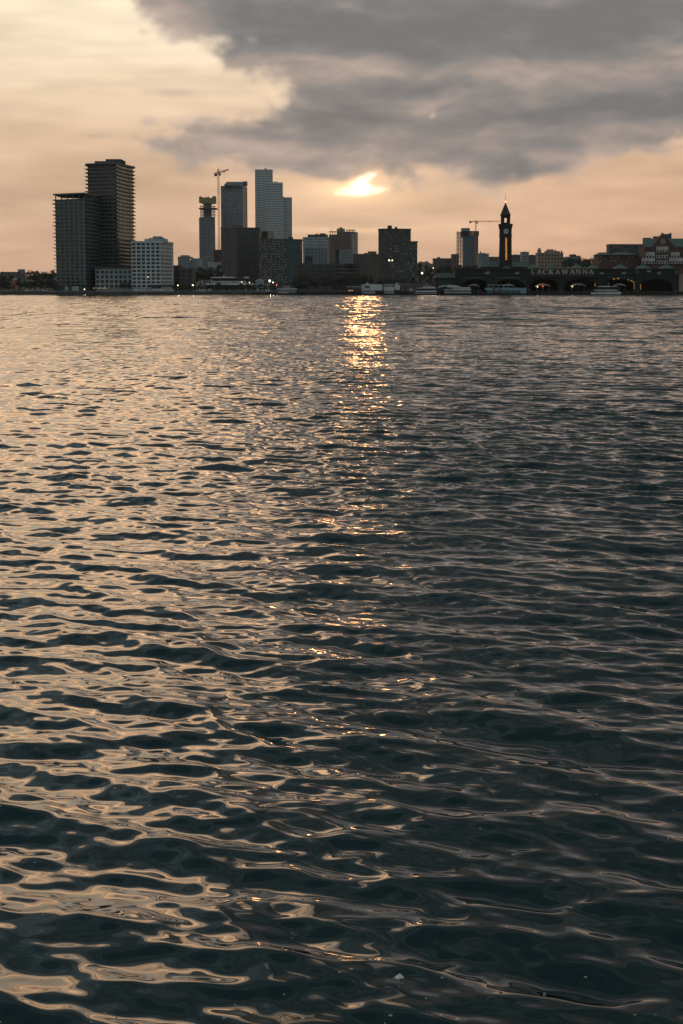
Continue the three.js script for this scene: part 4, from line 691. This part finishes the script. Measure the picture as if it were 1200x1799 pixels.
// ---------------------------------------------------------------- small buildings along the bank
{
  seed(72);
  building({ name: 'house', category: 'house', label: 'square grey block on the wooded skyline at far left', front: [[32, 1900], [41, 1900]], top: 474.5, back: 12, mat: M.grey, faces: [{ cols: 3, rows: 3, ww: .5, wh: .45, bottom: 490, panes: [M.glassGrey, M.glassDark] }] });
  building({ name: 'house', category: 'house', label: 'long low pale roofed block left of the square grey block', front: [[7, 1880], [31, 1880]], top: 479, back: 14, mat: M.brown, faces: [{ cols: 7, rows: 2, ww: .5, wh: .4, bottom: 490, panes: [M.paleGlass, M.glassDark] }] });
  const gableHouse = (label, l, r, eave, peak, bottom, D, wall, roofM) => {
    const o = site('house', label, 'house', (l + r) / 2, D), w = X(r, D) - X(l, D), h = Y(eave, D) - GROUND, hr = Y(peak, D) - Y(eave, D);
    part(o, 'wall', metres(box(w, h, 9, 0, h / 2, -4.5)), wall);
    part(o, 'roof', metres(new THREE.ExtrudeGeometry(new THREE.Shape([[-w / 2 - .3, 0], [w / 2 + .3, 0], [0, hr]].map((p) => new THREE.Vector2(...p))), { depth: 9.6, bevelEnabled: false }).translate(0, h, -9.3)), roofM);
    for (const s of [-.25, .25]) part(o, 'window', box(w * .2, 1.2, .15, s * w, h * .6, .05), M.glassDark); part(o, 'door', box(1, 2, .15, 0, 1, .05), M.wood); return o;
  };
  gableHouse('small peaked house at the left edge of the skyline', -1, 7.5, 481, 477, 498, 1800, M.brown, M.slate);
  gableHouse('small house with orange front among the trees at far left', 21, 30.5, 492, 488, 505, 1400, M.orangeWall, M.offWhite);
  gableHouse('small pale gabled house right of the long white pavilion', 449, 463, 493.5, 489, 505, 1480, M.concrete, M.paleConcrete);
  building({ name: 'shed', category: 'shed', label: 'small white shed right of the gabled house', front: [[466, 1400], [473, 1400]], top: 499, back: 8, mat: M.offWhite, parapet: .3 });
  const p = building({ name: 'white_pavilion', category: 'pavilion', label: 'long white two-tier pavilion with flat roofs behind promenade trees', front: [[372, 1440], [431, 1440]], top: 493.6, back: 18, mat: M.offWhite, parapet: 0, faces: [{ cols: 12, rows: 1, ww: .4, wh: .45, bottom: 498.4, top: 493.7, panes: [M.glassDark], single: true }],
    boxes: [['roof_terrace', 372, 431, 489.6, 493.6, M.brown, 3, 14], ['upper_roof', 371, 411, 486.4, 488.4, M.white, -1, 18], ['upper_roof', 428, 437, 486, 488.6, M.white, 3, 8], ['roof_beam', 370.5, 436, 488.5, 489.8, M.brown, 0, 18], ['lower_roof', 361, 446, 497.7, 500.6, M.white, -9, 9], ['roof_plant', 391.5, 395.5, 484.2, 486.4, M.offWhite, 4, 4]] });
  for (const [l, r] of [[364, 372], [378, 386], [392, 404], [408, 420], [426, 442]]) boxAt(p, 'glazed_front', l, r, 500.7, 507, 1436, .5, M.glassDark);
  for (const [px, py] of [[424.5, 495.6], [438.2, 496.4]]) { const m = part(p, 'wall_lamp', new THREE.SphereGeometry(.5, 10, 8), M.lampWarm); m.position.set(X(px, 1430) - p.position.x, Y(py, 1430) - p.position.y, 1440 - 1430.5); }
  building({ name: 'shed', category: 'shed', label: 'low pale flat shed left of the long white pavilion', front: [[350, 1400], [361, 1400]], top: 505.5, back: 6, mat: M.offWhite, parapet: .2 });
  building({ name: 'shed', category: 'shed', label: 'long brown low pier shed behind the white ferries', front: [[700, 1376], [764, 1376]], top: 497.8, back: 10, mat: M.brown, parapet: .3, faces: [{ cols: 12, rows: 1, ww: .5, wh: .4, bottom: 512, panes: [M.glassDark, M.glassGrey], single: true }] });
  building({ name: 'kiosk', category: 'kiosk', label: 'grey brown pier kiosk left of the black and white ferry', front: [[709, 1350], [726, 1350]], top: 503.4, back: 8, base: 1.0, mat: M.brown, parapet: .2, boxes: [['ticket_window', 719, 725, 507, 514.5, M.offWhite, -.4, .6], ['door', 711.5, 714, 508.5, 515.5, M.wood, -.3, .5]] });
  building({ name: 'shed', category: 'shed', label: 'low pale roofed shed with warm lit windows left of the white ferries', front: [[608, 1364], [634, 1364]], top: 504.5, back: 8, base: 1, mat: M.brownDark, parapetMat: M.concrete, parapet: .7, boxes: [...[612.3, 615.2, 618.2].map((l) => ['lit_window', l, l + 1.7, 509.6, 511.6, M.lampAmber, -.3, .4])] });
  // pier decks on piles
  const pier = (label, l, r, D, depth, deckY) => {
    const o = site('pier', label, 'pier', (l + r) / 2, D, undefined, 0), w = X(r, D) - X(l, D); part(o, 'deck', metres(box(w, .7, depth, 0, deckY, -depth / 2)), M.wood); part(o, 'edge_beam', metres(box(w, .5, .5, 0, deckY - .55, .1)), M.wood);
    const pile = new THREE.CylinderGeometry(.24, .28, deckY + 2, 7), n = Math.round(w / 4); for (let i = 0; i <= n; i++) part(o, 'pile', pile, M.wood).position.set(-w / 2 + w * i / n, deckY / 2 - 1.3, -.6);
    const post = new THREE.BoxGeometry(.14, 1.1, .14), m = Math.round(w / 5); for (let i = 0; i <= m; i++) part(o, 'rail_post', post, M.steel).position.set(-w / 2 + w * i / m, deckY + .9, -.4); part(o, 'handrail', box(w, .12, .12, 0, deckY + 1.45, -.4), M.steel);
  };
  pier('long low dark timber pier below the big broad tree', 520, 634, 1346, 14, 1.5);
  pier('short dark timber pier between the canopied and blue ferries', 829, 851, 1344, 10, 1.4);
  pier('dark timber pier landing right of the white ferries', 702, 772, 1344.5, 9, 1.2);
  pier('low dark quay strip left of the moored white workboat', 440, 489, 1338.2, 1.6, 1.1);
  // fender clusters by the boats
  const cluster = (label, px, D, topPy, n) => { const o = site('pile_cluster', label, 'piles', px, D, 'mooring pile clusters', 0), h = Y(topPy, D) + 1.5, g = new THREE.CylinderGeometry(.25, .3, h, 7); for (let i = 0; i < n; i++) part(o, 'pile', g, M.wood).position.set((i % 3 - 1) * .62 + rr(-.1, .1), h / 2 - 1.5 - rnd() * .6, -(i / 3 | 0) * .6); part(o, 'binding', box(2.2, .3, 1.8, 0, h - 2.6, -.5), M.steel); };
  cluster('dark pile cluster right of the two-deck white ferries', 703.5, 1339, 508, 6); cluster('dark pile cluster between the black and white and canopied ferries', 771, 1337, 503.5, 7); cluster('dark pile cluster left of the blue ferry', 844, 1337, 508, 6); cluster('dark pile cluster right of the blue ferry, below the sign', 930, 1339, 507, 6); cluster('dark pile cluster below the middle of the lettered sign', 987, 1339, 509, 6); cluster('dark pile cluster right of the small white ferry', 1103, 1339, 510, 6); cluster('dark pile cluster under the rightmost terminal pier', 1119, 1340, 509, 6); cluster('dark pile cluster by the tan end wall', 1187, 1340, 509.5, 6);
  cluster('thin dark pile cluster under the leftmost terminal arch', 806, 1345, 506, 5);
  // fenced landing stages inside the slips
  const stage = (label, l, r, topPy) => { const D = 1347, o = site('landing_stage', label, 'landing stage', (l + r) / 2, D, 'timber landing stages in the slips', 0), w = X(r, D) - X(l, D), h = Y(topPy, D), n = Math.round(w / .8); part(o, 'platform', metres(box(w, .8, 5, 0, .5, -2.5)), M.wood); const g = metres(box(.55, h - .4, .25)); for (let i = 0; i < n; i++) part(o, 'plank', g, rnd() < .5 ? M.wood : M.brownDark).position.set(-w / 2 + w * (i + .5) / n, h / 2 + .2 + rr(-.15, .15), 0); part(o, 'rail', box(w, .25, .2, 0, h * .7, .25), M.wood); };
  stage('timber landing stage in the third terminal arch from the left', 970, 992, 510.5); stage('timber landing stage right of the small white ferry', 1097, 1112, 511.5); stage('wide timber landing stage in the rightmost terminal arch', 1130, 1172, 511.5); stage('timber landing stage left edge of the third arch', 932, 940, 512); stage('timber landing stage in the fourth terminal arch', 1030, 1041, 510);
}
// ---------------------------------------------------------------- white arched gangway canopies
function gangway(label, l, r, crown, foot, D) {
  const o = site('gangway_canopy', label, 'canopy', (l + r) / 2, D, 'white arched canopies in the slips', .8), w = X(r, D) - X(l, D), h = Y(crown, D) - Y(foot, D), y0 = Y(foot, D) - o.position.y, n = 16, p = [], idx = [];
  const s = new THREE.Shape(), out = [], inn = []; for (let i = 0; i <= n; i++) { const t = i / n, x = -w / 2 + w * t, y = h * Math.sin(Math.PI * (.1 + .78 * t)) ; out.push([x, y]); inn.push([x, y - .5 - 1.3 * Math.sin(Math.PI * Math.min(1, t * 1.1)) * (t > .5 ? 1 : .5)]); }
  [...out, ...inn.reverse()].forEach(([x, y], i) => i ? s.lineTo(x, y) : s.moveTo(x, y)); s.closePath();
  part(o, 'arched_roof', metres(new THREE.ExtrudeGeometry(s, { depth: 4, bevelEnabled: false }).translate(0, y0, -4)), M.canopy);
  for (const t of [.1, .5, .9]) for (const z of [-.4, -3.6]) part(o, 'post', box(.22, y0 + h * Math.sin(Math.PI * (.1 + .78 * t)) - .4, .22, -w / 2 + w * t, (y0 + h * Math.sin(Math.PI * (.1 + .78 * t)) - .4) / 2, z), M.steel);
  part(o, 'float', metres(box(w * .95, 1, 5, 0, -.2, -2)), M.wood); return o;
}
gangway('white arched canopy above the canopied ferry, leftmost of all', 822, 843, 498.6, 504.5, 1356);
gangway('white arched canopy behind the blue ferry', 884, 904, 498.4, 504.5, 1356);
const g3 = gangway('white arched canopy in the third terminal arch with two lamps', 941, 968, 498, 504.5, 1358), g4 = gangway('white arched canopy in the fourth terminal arch with one lamp', 1002.5, 1030, 497.6, 504, 1358);
gangway('white arched canopy behind the small white ferry', 1077, 1100, 497.6, 504.2, 1356);
for (const [o, px, py, m, c, k] of [[g3, 944.6, 503.8, M.lampWarm, [1, .7, .35], 30], [g3, 953.6, 502.9, M.tailRed, [1, .2, .1], 12], [g4, 1005.8, 503.3, M.lampWarm, [1, .7, .35], 30]]) { const D = 1357, b = part(o, 'lamp', new THREE.SphereGeometry(.5, 10, 8), m); b.position.set(X(px, D) - o.position.x, Y(py, D) - o.position.y, .6); lampLight(o, b.position.x, b.position.y - .1, 1.3, new THREE.Color(...c), k); }
// ---------------------------------------------------------------- boats
function hullShape(L, B, H, bow) {                                    // pointed at the bow end, flared sides
  const n = 14, v = [], idx = [];
  for (let i = 0; i <= n; i++) { const t = i / n, x = -L / 2 + L * t, k = bow === 0 ? 1 : Math.max(0, (bow > 0 ? t : 1 - t) - .66) / .34, half = B / 2 * Math.sqrt(Math.max(0.004, 1 - k * k)), rise = .8 * k * k, dx = bow * k * .9; for (const [s, y, q] of [[1, H + rise, 1], [1, -.8, .78], [-1, -.8, .78], [-1, H + rise, 1]]) v.push(x + (y > 0 ? dx : 0), y, s * half * q); }
  for (let i = 0; i < n; i++) for (let j = 0; j < 4; j++) { const a = i * 4 + j, b = i * 4 + (j + 1) % 4, c = a + 4, d = b + 4; idx.push(a, b, c, b, d, c); }
  idx.push(0, 2, 1, 0, 3, 2); const e = n * 4; idx.push(e, e + 1, e + 2, e, e + 2, e + 3);
  const g = new THREE.BufferGeometry(); g.setAttribute('position', new THREE.Float32BufferAttribute(v, 3)); g.setIndex(idx); const h = g.toNonIndexed(); h.computeVertexNormals(); return metres(h);
}
function boat({ name = 'ferry', label, l, r, D, B = 8, hull = 1.1, bow = 0, hullMat = M.hull, strake, tiers, mast, group = 'ferries at the terminal' }) {
  const o = site(name, label, 'ferry', (l + r) / 2, D, group, 0), L = X(r, D) - X(l, D);
  part(o, 'hull', hullShape(L, B, hull, bow), hullMat).position.set(0, 0, -B / 2);
  if (strake) part(o, 'rubbing_strake', metres(box(L * (bow ? .68 : .98), .3, B + .3, bow ? -bow * L * .14 : 0, hull - .1, -B / 2)), strake);
  for (const t of tiers) {
    const D1 = D + (t.inset ?? .6), b = boxAt(o, t.name ?? 'cabin', t.l, t.r, t.t, t.b, D1, t.depth ?? B - 1.2, t.m);
    for (const [t0, t1, n, m = M.glassDark, f = .7] of t.win ?? []) for (let i = 0; i < n; i++) { const w = (t.r - t.l) / n, c = t.l + w * (i + .5); boxAt(o, 'window', c - w * f / 2, c + w * f / 2, t0, t1, D1 - .12, .2, m); }
  }
  if (mast) { const [px, t, b] = mast, x = X(px, D) - o.position.x; part(o, 'mast', join([bar([x, Y(b, D), -B / 2], [x, Y(t, D), -B / 2], .2), bar([x - 1, Y(t + .9, D), -B / 2], [x + 1, Y(t + .9, D), -B / 2], .14)]), M.boatWhite); }
  return o;
}
{
  const W = M.boatWhite;
  boat({ label: 'white two-deck ferry moored at the pier, left of the pair', l: 634.5, r: 672.5, D: 1338, hull: .9, B: 9, tiers: [{ l: 636, r: 659, t: 510.4, b: 515.4, m: W, win: [[511.6, 513.6, 7]] }, { name: 'car_deck', l: 659.3, r: 672, t: 510.4, b: 515.6, m: M.hull, inset: 1.6 }, { name: 'upper_cabin', l: 635.6, r: 672, t: 499.6, b: 509, m: W, win: [] }, { name: 'deck_rail', l: 635.6, r: 672.4, t: 509, b: 510.4, m: M.offWhite, inset: .2 }, { name: 'window_band', l: 641, r: 650, t: 502.6, b: 505.4, m: M.glassDark, inset: .45, depth: .3 }, { name: 'funnel', l: 651, r: 654, t: 497.6, b: 499.6, m: M.grey, inset: 3, depth: 2 }, { name: 'wheelhouse', l: 642, r: 648, t: 497.4, b: 499.6, m: W, inset: 2, depth: 3 }], mast: [644.6, 494.6, 498] });
  boat({ label: 'white two-deck ferry moored at the pier, right of the pair', l: 673.5, r: 703.5, D: 1338.6, hull: .9, B: 9, tiers: [{ l: 675, r: 692.5, t: 510.8, b: 515.4, m: W, win: [[511.8, 513.8, 5]] }, { name: 'car_deck', l: 692.7, r: 703, t: 509.4, b: 515.6, m: M.hull, inset: 1.4 }, { name: 'upper_cabin', l: 674.8, r: 692, t: 499.4, b: 505.4, m: W, win: [[500.8, 503.6, 4]] }, { name: 'promenade_rail', l: 674.6, r: 692.2, t: 505.4, b: 510.6, m: W, inset: .3 }, { name: 'stern_house', l: 693.4, r: 702.6, t: 500, b: 509.2, m: W, inset: .8 }, { name: 'funnel', l: 694.6, r: 699, t: 496.4, b: 500, m: M.offWhite, inset: 3, depth: 2.4 }] });
  boat({ label: 'low black and white ferry left of the canopied ferry', l: 727, r: 769, D: 1336, hull: 1.2, B: 8, bow: 0, hullMat: M.hull, strake: W, tiers: [{ l: 732, r: 767, t: 506.8, b: 510.4, m: M.charcoal, win: [[507.4, 509.8, 9, M.glassDark, .8]] }, { name: 'bulwark', l: 731, r: 767.4, t: 510.5, b: 513.4, m: W, inset: .2 }, { name: 'roof', l: 733, r: 766, t: 505.4, b: 506.8, m: W, inset: .2, depth: 7.6 }, { name: 'wheelhouse', l: 746, r: 757, t: 501.4, b: 505.4, m: M.offWhite, inset: 2, depth: 3.4, win: [[502, 504, 4]] }, { name: 'deck_house', l: 742, r: 764, t: 503.6, b: 505.4, m: W, inset: 1.6, depth: 5 }], mast: [750.6, 496.8, 502] });
  boat({ label: 'white ferry with pale rounded canopy left of the blue ferry', l: 780, r: 831, D: 1335, hull: 1.4, B: 9, bow: 1, hullMat: M.hull, tiers: [{ l: 781.5, r: 828, t: 508.6, b: 515.2, m: W, win: [[510.2, 513.4, 13]] }, { name: 'upper_deck', l: 795, r: 827, t: 504.6, b: 508.4, m: M.offWhite, inset: 1.4, win: [] }, { name: 'roof', l: 781, r: 827.6, t: 507.9, b: 508.7, m: W, inset: .2, depth: 8 }] });
  { // rounded canopy over its stern deck
    const D = 1335, o = site('boat_canopy', 'pale rounded awning over the stern of the canopied ferry', 'awning', 790, D, undefined, Y(508, D)), w = X(809, D) - X(769, D), s = new THREE.Shape(); const N = 18; for (let i = 0; i <= N; i++) { const t = i / N, x = -w / 2 + w * t, y = 3.1 * Math.pow(Math.sin(Math.PI * (.12 + .76 * t)), .6); i ? s.lineTo(x, y) : s.moveTo(x, y); } for (let i = N; i >= 0; i--) { const t = i / N; s.lineTo(-w / 2 + w * t, 3.1 * Math.pow(Math.sin(Math.PI * (.12 + .76 * t)), .6) - (t > .4 ? 1.9 : 1.0) * Math.sin(Math.PI * Math.min(1, .2 + t * .7))); } s.closePath();
    part(o, 'awning_cloth', metres(new THREE.ExtrudeGeometry(s, { depth: 7, bevelEnabled: false }).translate(0, .1, -8)), M.canopy); for (const x of [-.42, 0, .42]) part(o, 'awning_post', box(.15, 2.4, .15, x * w, -.2, -.8), M.steel);
  }
  boat({ label: 'blue and white ferry moored below the clock tower', l: 848, r: 926, D: 1334, hull: 1.5, B: 9, bow: -1, hullMat: M.hullBlue, tiers: [{ l: 857, r: 913, t: 510.2, b: 515, m: M.boatBlue, win: [[510.8, 514.4, 16, M.glassDark, .5]] }, { name: 'bulwark', l: 853, r: 914, t: 505.4, b: 510.1, m: M.boatBlue, inset: .3, win: [[506.6, 509.6, 14, W, .35]] }, { name: 'awning_frame', l: 857, r: 893, t: 500.2, b: 501, m: W, inset: 1, depth: 7 }, ...[857.5, 866, 875, 884, 892].map((p) => ({ name: 'awning_post', l: p, r: p + .8, t: 500.6, b: 506, m: W, inset: 1, depth: .3 })), { name: 'stern_house', l: 911.5, r: 925.5, t: 505.6, b: 509.8, m: M.boatBlue, inset: .5, win: [] }, { name: 'stern_cabin', l: 912, r: 925, t: 509.9, b: 515, m: M.boatWhite, inset: .6, win: [[510.8, 513.4, 4, M.glassDark, .6]] }, ...[[866.2, 868.8], [877.8, 880.6]].map(([a, b]) => ({ name: 'red_life_locker', l: a, r: b, t: 505.8, b: 514.8, m: M.brick, inset: -.1, depth: .5 }))] });
  boat({ label: 'small white ferry with stepped cabins before the fifth terminal arch', l: 1038.5, r: 1097, D: 1334, hull: 1.5, B: 8, bow: 0, hullMat: M.hull, tiers: [{ name: 'bulwark', l: 1039, r: 1091, t: 513.8, b: 517, m: W, inset: -.1 }, { l: 1050, r: 1083, t: 510.8, b: 513.9, m: M.offWhite, win: [[511.3, 512.8, 9, M.glassDark, .6]] }, { name: 'deck_roof', l: 1045, r: 1085.5, t: 509, b: 510.8, m: W, inset: .1, depth: 7.4 }, { name: 'upper_cabin', l: 1053, r: 1082, t: 504, b: 509, m: M.charcoal, inset: 1.2, win: [[505, 507.4, 7, M.glassDark, .8]] }, { name: 'upper_roof', l: 1052, r: 1071, t: 502.2, b: 504, m: W, inset: .9, depth: 6 }, { name: 'upper_roof', l: 1070, r: 1084.5, t: 502.6, b: 503.8, m: M.offWhite, inset: 1, depth: 5.6 }, { name: 'bow_deck', l: 1083.5, r: 1091, t: 512.4, b: 513.9, m: W, inset: .8 }], mast: [1070.6, 496.8, 503] });
  boat({ name: 'workboat', label: 'moored white workboat with low cabin left of the big broad tree', l: 487, r: 523, D: 1336, hull: 1.3, B: 7, bow: 0, hullMat: M.hull, group: undefined, tiers: [{ l: 488, r: 508, t: 508.2, b: 515, m: M.offWhite, win: [[510, 512, 4]] }, { name: 'roof', l: 487.6, r: 522, t: 506.6, b: 508.3, m: W, inset: .2, depth: 6 }, { name: 'wheelhouse', l: 497, r: 509, t: 502.4, b: 506.4, m: M.offWhite, inset: 1.4, depth: 3, win: [[503.4, 505.2, 4]] }, { name: 'deck_house', l: 509, r: 520, t: 508.3, b: 514.4, m: M.grey, inset: .8 }] });
}
// ---------------------------------------------------------------- lamps, cars, foam
{
  const lamp = (label, px, py, D, m, color, k, r = .55, name = 'street_lamp') => { const o = site(name, label, 'lamp', px, D), h = Y(py, D) - GROUND; part(o, 'lamp_pole', new THREE.CylinderGeometry(.09, .16, h, 6).translate(0, h / 2, 0), M.steel); part(o, 'lamp_arm', box(.12, .12, 1.4, 0, h, .6), M.steel); const b = part(o, 'lamp_globe', new THREE.SphereGeometry(r, 12, 8), m); b.position.set(0, h, 1.3); lampLight(o, 0, h - r * .4, 1.4 + r, new THREE.Color(...color), k); };
  lamp('bright white lamp on a pole right of the gabled house', 474, 493.3, 1390, M.lampWhite, [1, .86, .62], 120, .85);
  lamp('smaller white lamp right of the bright pole lamp', 479.6, 496.2, 1385, M.lampWhite, [1, .86, .62], 40, .5);
  lamp('red signal lamp near the moored workboat', 486.2, 500.6, 1380, M.lampRed, [1, .1, .08], 20, .5, 'signal_lamp');
  lamp('warm lamp left of the pair by the brown framed building', 312.8, 501.2, 1350, M.lampWarm, [1, .72, .36], 50, .5);
  lamp('warm brighter lamp right of the pair by the brown framed building', 339, 501, 1350, M.lampWarm, [1, .72, .36], 70, .7);
  lamp('white lamp right of the lower tower block wing', 741.3, 479.8, 1480, M.lampWhite, [1, .9, .75], 90, .85);
  lamp('small warm lamp at the foot of the shorter balcony tower', 148.6, 508.2, 1352, M.lampWarm, [1, .6, .28], 40, .5);
  lamp('warm lamp in the skyline gap above the pier shed', 761, 471, 1500, M.lampWarm, [1, .75, .4], 30, .45);
  const o = site('floodlight_mast', 'tall mast with two yellow floodlights before the dark tower block', 'lamp', 686.3, 1500), h = Y(457.4, 1500) - GROUND; part(o, 'mast', new THREE.CylinderGeometry(.14, .3, h, 8).translate(0, h / 2, 0), M.charcoal); part(o, 'cross_arm', box(3.4, .2, .2, 0, h, .2), M.charcoal);
  for (const s of [-1, 1]) { part(o, 'floodlight_lamp', new THREE.SphereGeometry(s < 0 ? .8 : .65, 12, 8), M.lampWarm).position.set(s * 1.35, h, .9); lampLight(o, s * 1.35, h - .3, 2, new THREE.Color(1, .8, .4), 60); }
  // parked cars
  seed(91);
  const car = new THREE.Group(); { const s = new THREE.Shape([[-2.2, .35], [2.2, .35], [2.25, .8], [1.3, .95], [.6, 1.45], [-1.1, 1.48], [-1.9, .98], [-2.25, .9]].map((p) => new THREE.Vector2(...p))); part(car, 'body', new THREE.ExtrudeGeometry(s, { depth: 1.7, bevelEnabled: true, bevelSize: .06, bevelThickness: .06, bevelSegments: 1 }).translate(0, 0, -.85), M.offWhite); const g = new THREE.Shape([[1.0, .98], [.5, 1.38], [-1.0, 1.4], [-1.6, 1.0]].map((p) => new THREE.Vector2(...p))); for (const z of [.88, -.96]) part(car, 'side_window', new THREE.ExtrudeGeometry(g, { depth: .08, bevelEnabled: false }).translate(0, 0, z), M.paleGlass); for (const x of [-1.35, 1.35]) for (const z of [.8, -.8]) part(car, 'wheel', new THREE.CylinderGeometry(.33, .33, .22, 14).rotateX(Math.PI / 2).translate(x, .33, z), M.charcoal); }
  [[9, M.steel, 'grey parked car at the far left end of the promenade'], [37, M.darkGrey, 'dark parked car under the trees left of the white cars'], [47, M.white, 'white parked car alone under the far left trees'], [60.5, M.grey, 'grey parked car left of the pale pair under the trees'], [68, M.offWhite, 'pale parked car, left of the pale pair under the trees'], [75.5, M.boatWhite, 'pale parked car nearest the balcony towers']].forEach(([px, m, label]) => { const c = car.clone(); c.name = numbered('parked_car'); c.userData = { label, category: 'car', group: 'cars parked along the promenade' }; c.position.set(X(px, 1347), GROUND, -1347); c.children[0].material = m; scene.add(c); });
  // guard rail along the sea wall
  const rail = site('guard_rail', 'thin steel guard rail along the promenade sea wall', 'railing', 240, SHORE + .6), x0 = X(-60, SHORE) - rail.position.x, x1 = X(486, SHORE) - rail.position.x, post = new THREE.BoxGeometry(.12, 1.1, .12); for (const y of [.55, 1.1]) part(rail, 'rail', box(x1 - x0, .1, .1, (x0 + x1) / 2, y, 0), M.steel); for (let x = x0; x < x1; x += 3) part(rail, 'post', post, M.steel).position.set(x, .55, 0);
}

{
  // foam: bubbles strewn over the near water and one larger clump
  seed(95);
  const { pos, nor, rows, NC } = river, bub = [], blob = new THREE.SphereGeometry(1, 8, 4, 0, 6.2832, 0, 1.6).toNonIndexed();
  let tries = 0; while (bub.length < 230 && tries++ < 20000) {
    const d = 8.6 + 9 * Math.pow(rnd(), 1.8), r = rows.findIndex((v) => v > d), c = rnd() * NC | 0, o = r * NC + c;
    if (fbm(pos[o * 3] * .9 + 3, pos[o * 3 + 2] * .9, 3) < .45) continue;
    const s = rr(.0035, .0085) * (rnd() < .12 ? 1.5 : 1), g = blob.clone(); g.scale(s * rr(1, 1.5), s * .8, s); g.translate(pos[o * 3], pos[o * 3 + 1], pos[o * 3 + 2]); bub.push(g);
  }
  const foam = new THREE.MeshPhysicalMaterial({ color: new THREE.Color().setRGB(.3, .31, .3), roughness: .25 });
  structure('foam_bubbles', join(bub), foam, 'stuff').userData.label = 'small foam bubbles strewn over the near water';
  const D = 9.55, r = rows.findIndex((v) => v > D), half = 0.235 * rows[r] + 3, c = Math.round((X(702, D, 1771) + half) / (2 * half) * (NC - 1)), o = r * NC + c, k = new THREE.Group();
  k.name = numbered('foam_clump'); k.userData = { label: 'single pale clump of foam floating at the bottom centre', category: 'foam' }; k.position.set(pos[o * 3], pos[o * 3 + 1], pos[o * 3 + 2]); scene.add(k);
  const lumps = [[0, .006, 0, .015], [.016, .008, .004, .012], [-.013, .004, .003, .011], [.008, .015, -.005, .011], [-.004, .004, .012, .01], [.024, .003, -.003, .008]].map(([x, y, z, q]) => { const g = new THREE.IcosahedronGeometry(q, 2); const p = g.attributes.position; for (let i = 0; i < p.count; i++) { const f = .85 + .3 * vnoise(p.getX(i) * 300 + 40, p.getY(i) * 300 + p.getZ(i) * 170 + 40); p.setXYZ(i, p.getX(i) * f, p.getY(i) * f, p.getZ(i) * f); } g.translate(x, y, z); return g; });
  part(k, 'froth', join(lumps), new THREE.MeshPhysicalMaterial({ color: new THREE.Color().setRGB(.62, .62, .6), roughness: .6 }));
  const rimg = []; for (let i = 0; i < 9; i++) { const a = i * .7, g = blob.clone(); g.scale(.004, .0035, .004); g.translate(Math.cos(a) * .03, .001, Math.sin(a) * .02); rimg.push(g); } part(k, 'bubble_ring', join(rimg), foam).userData.kind = 'stuff';
}


renderer.render(scene, camera);
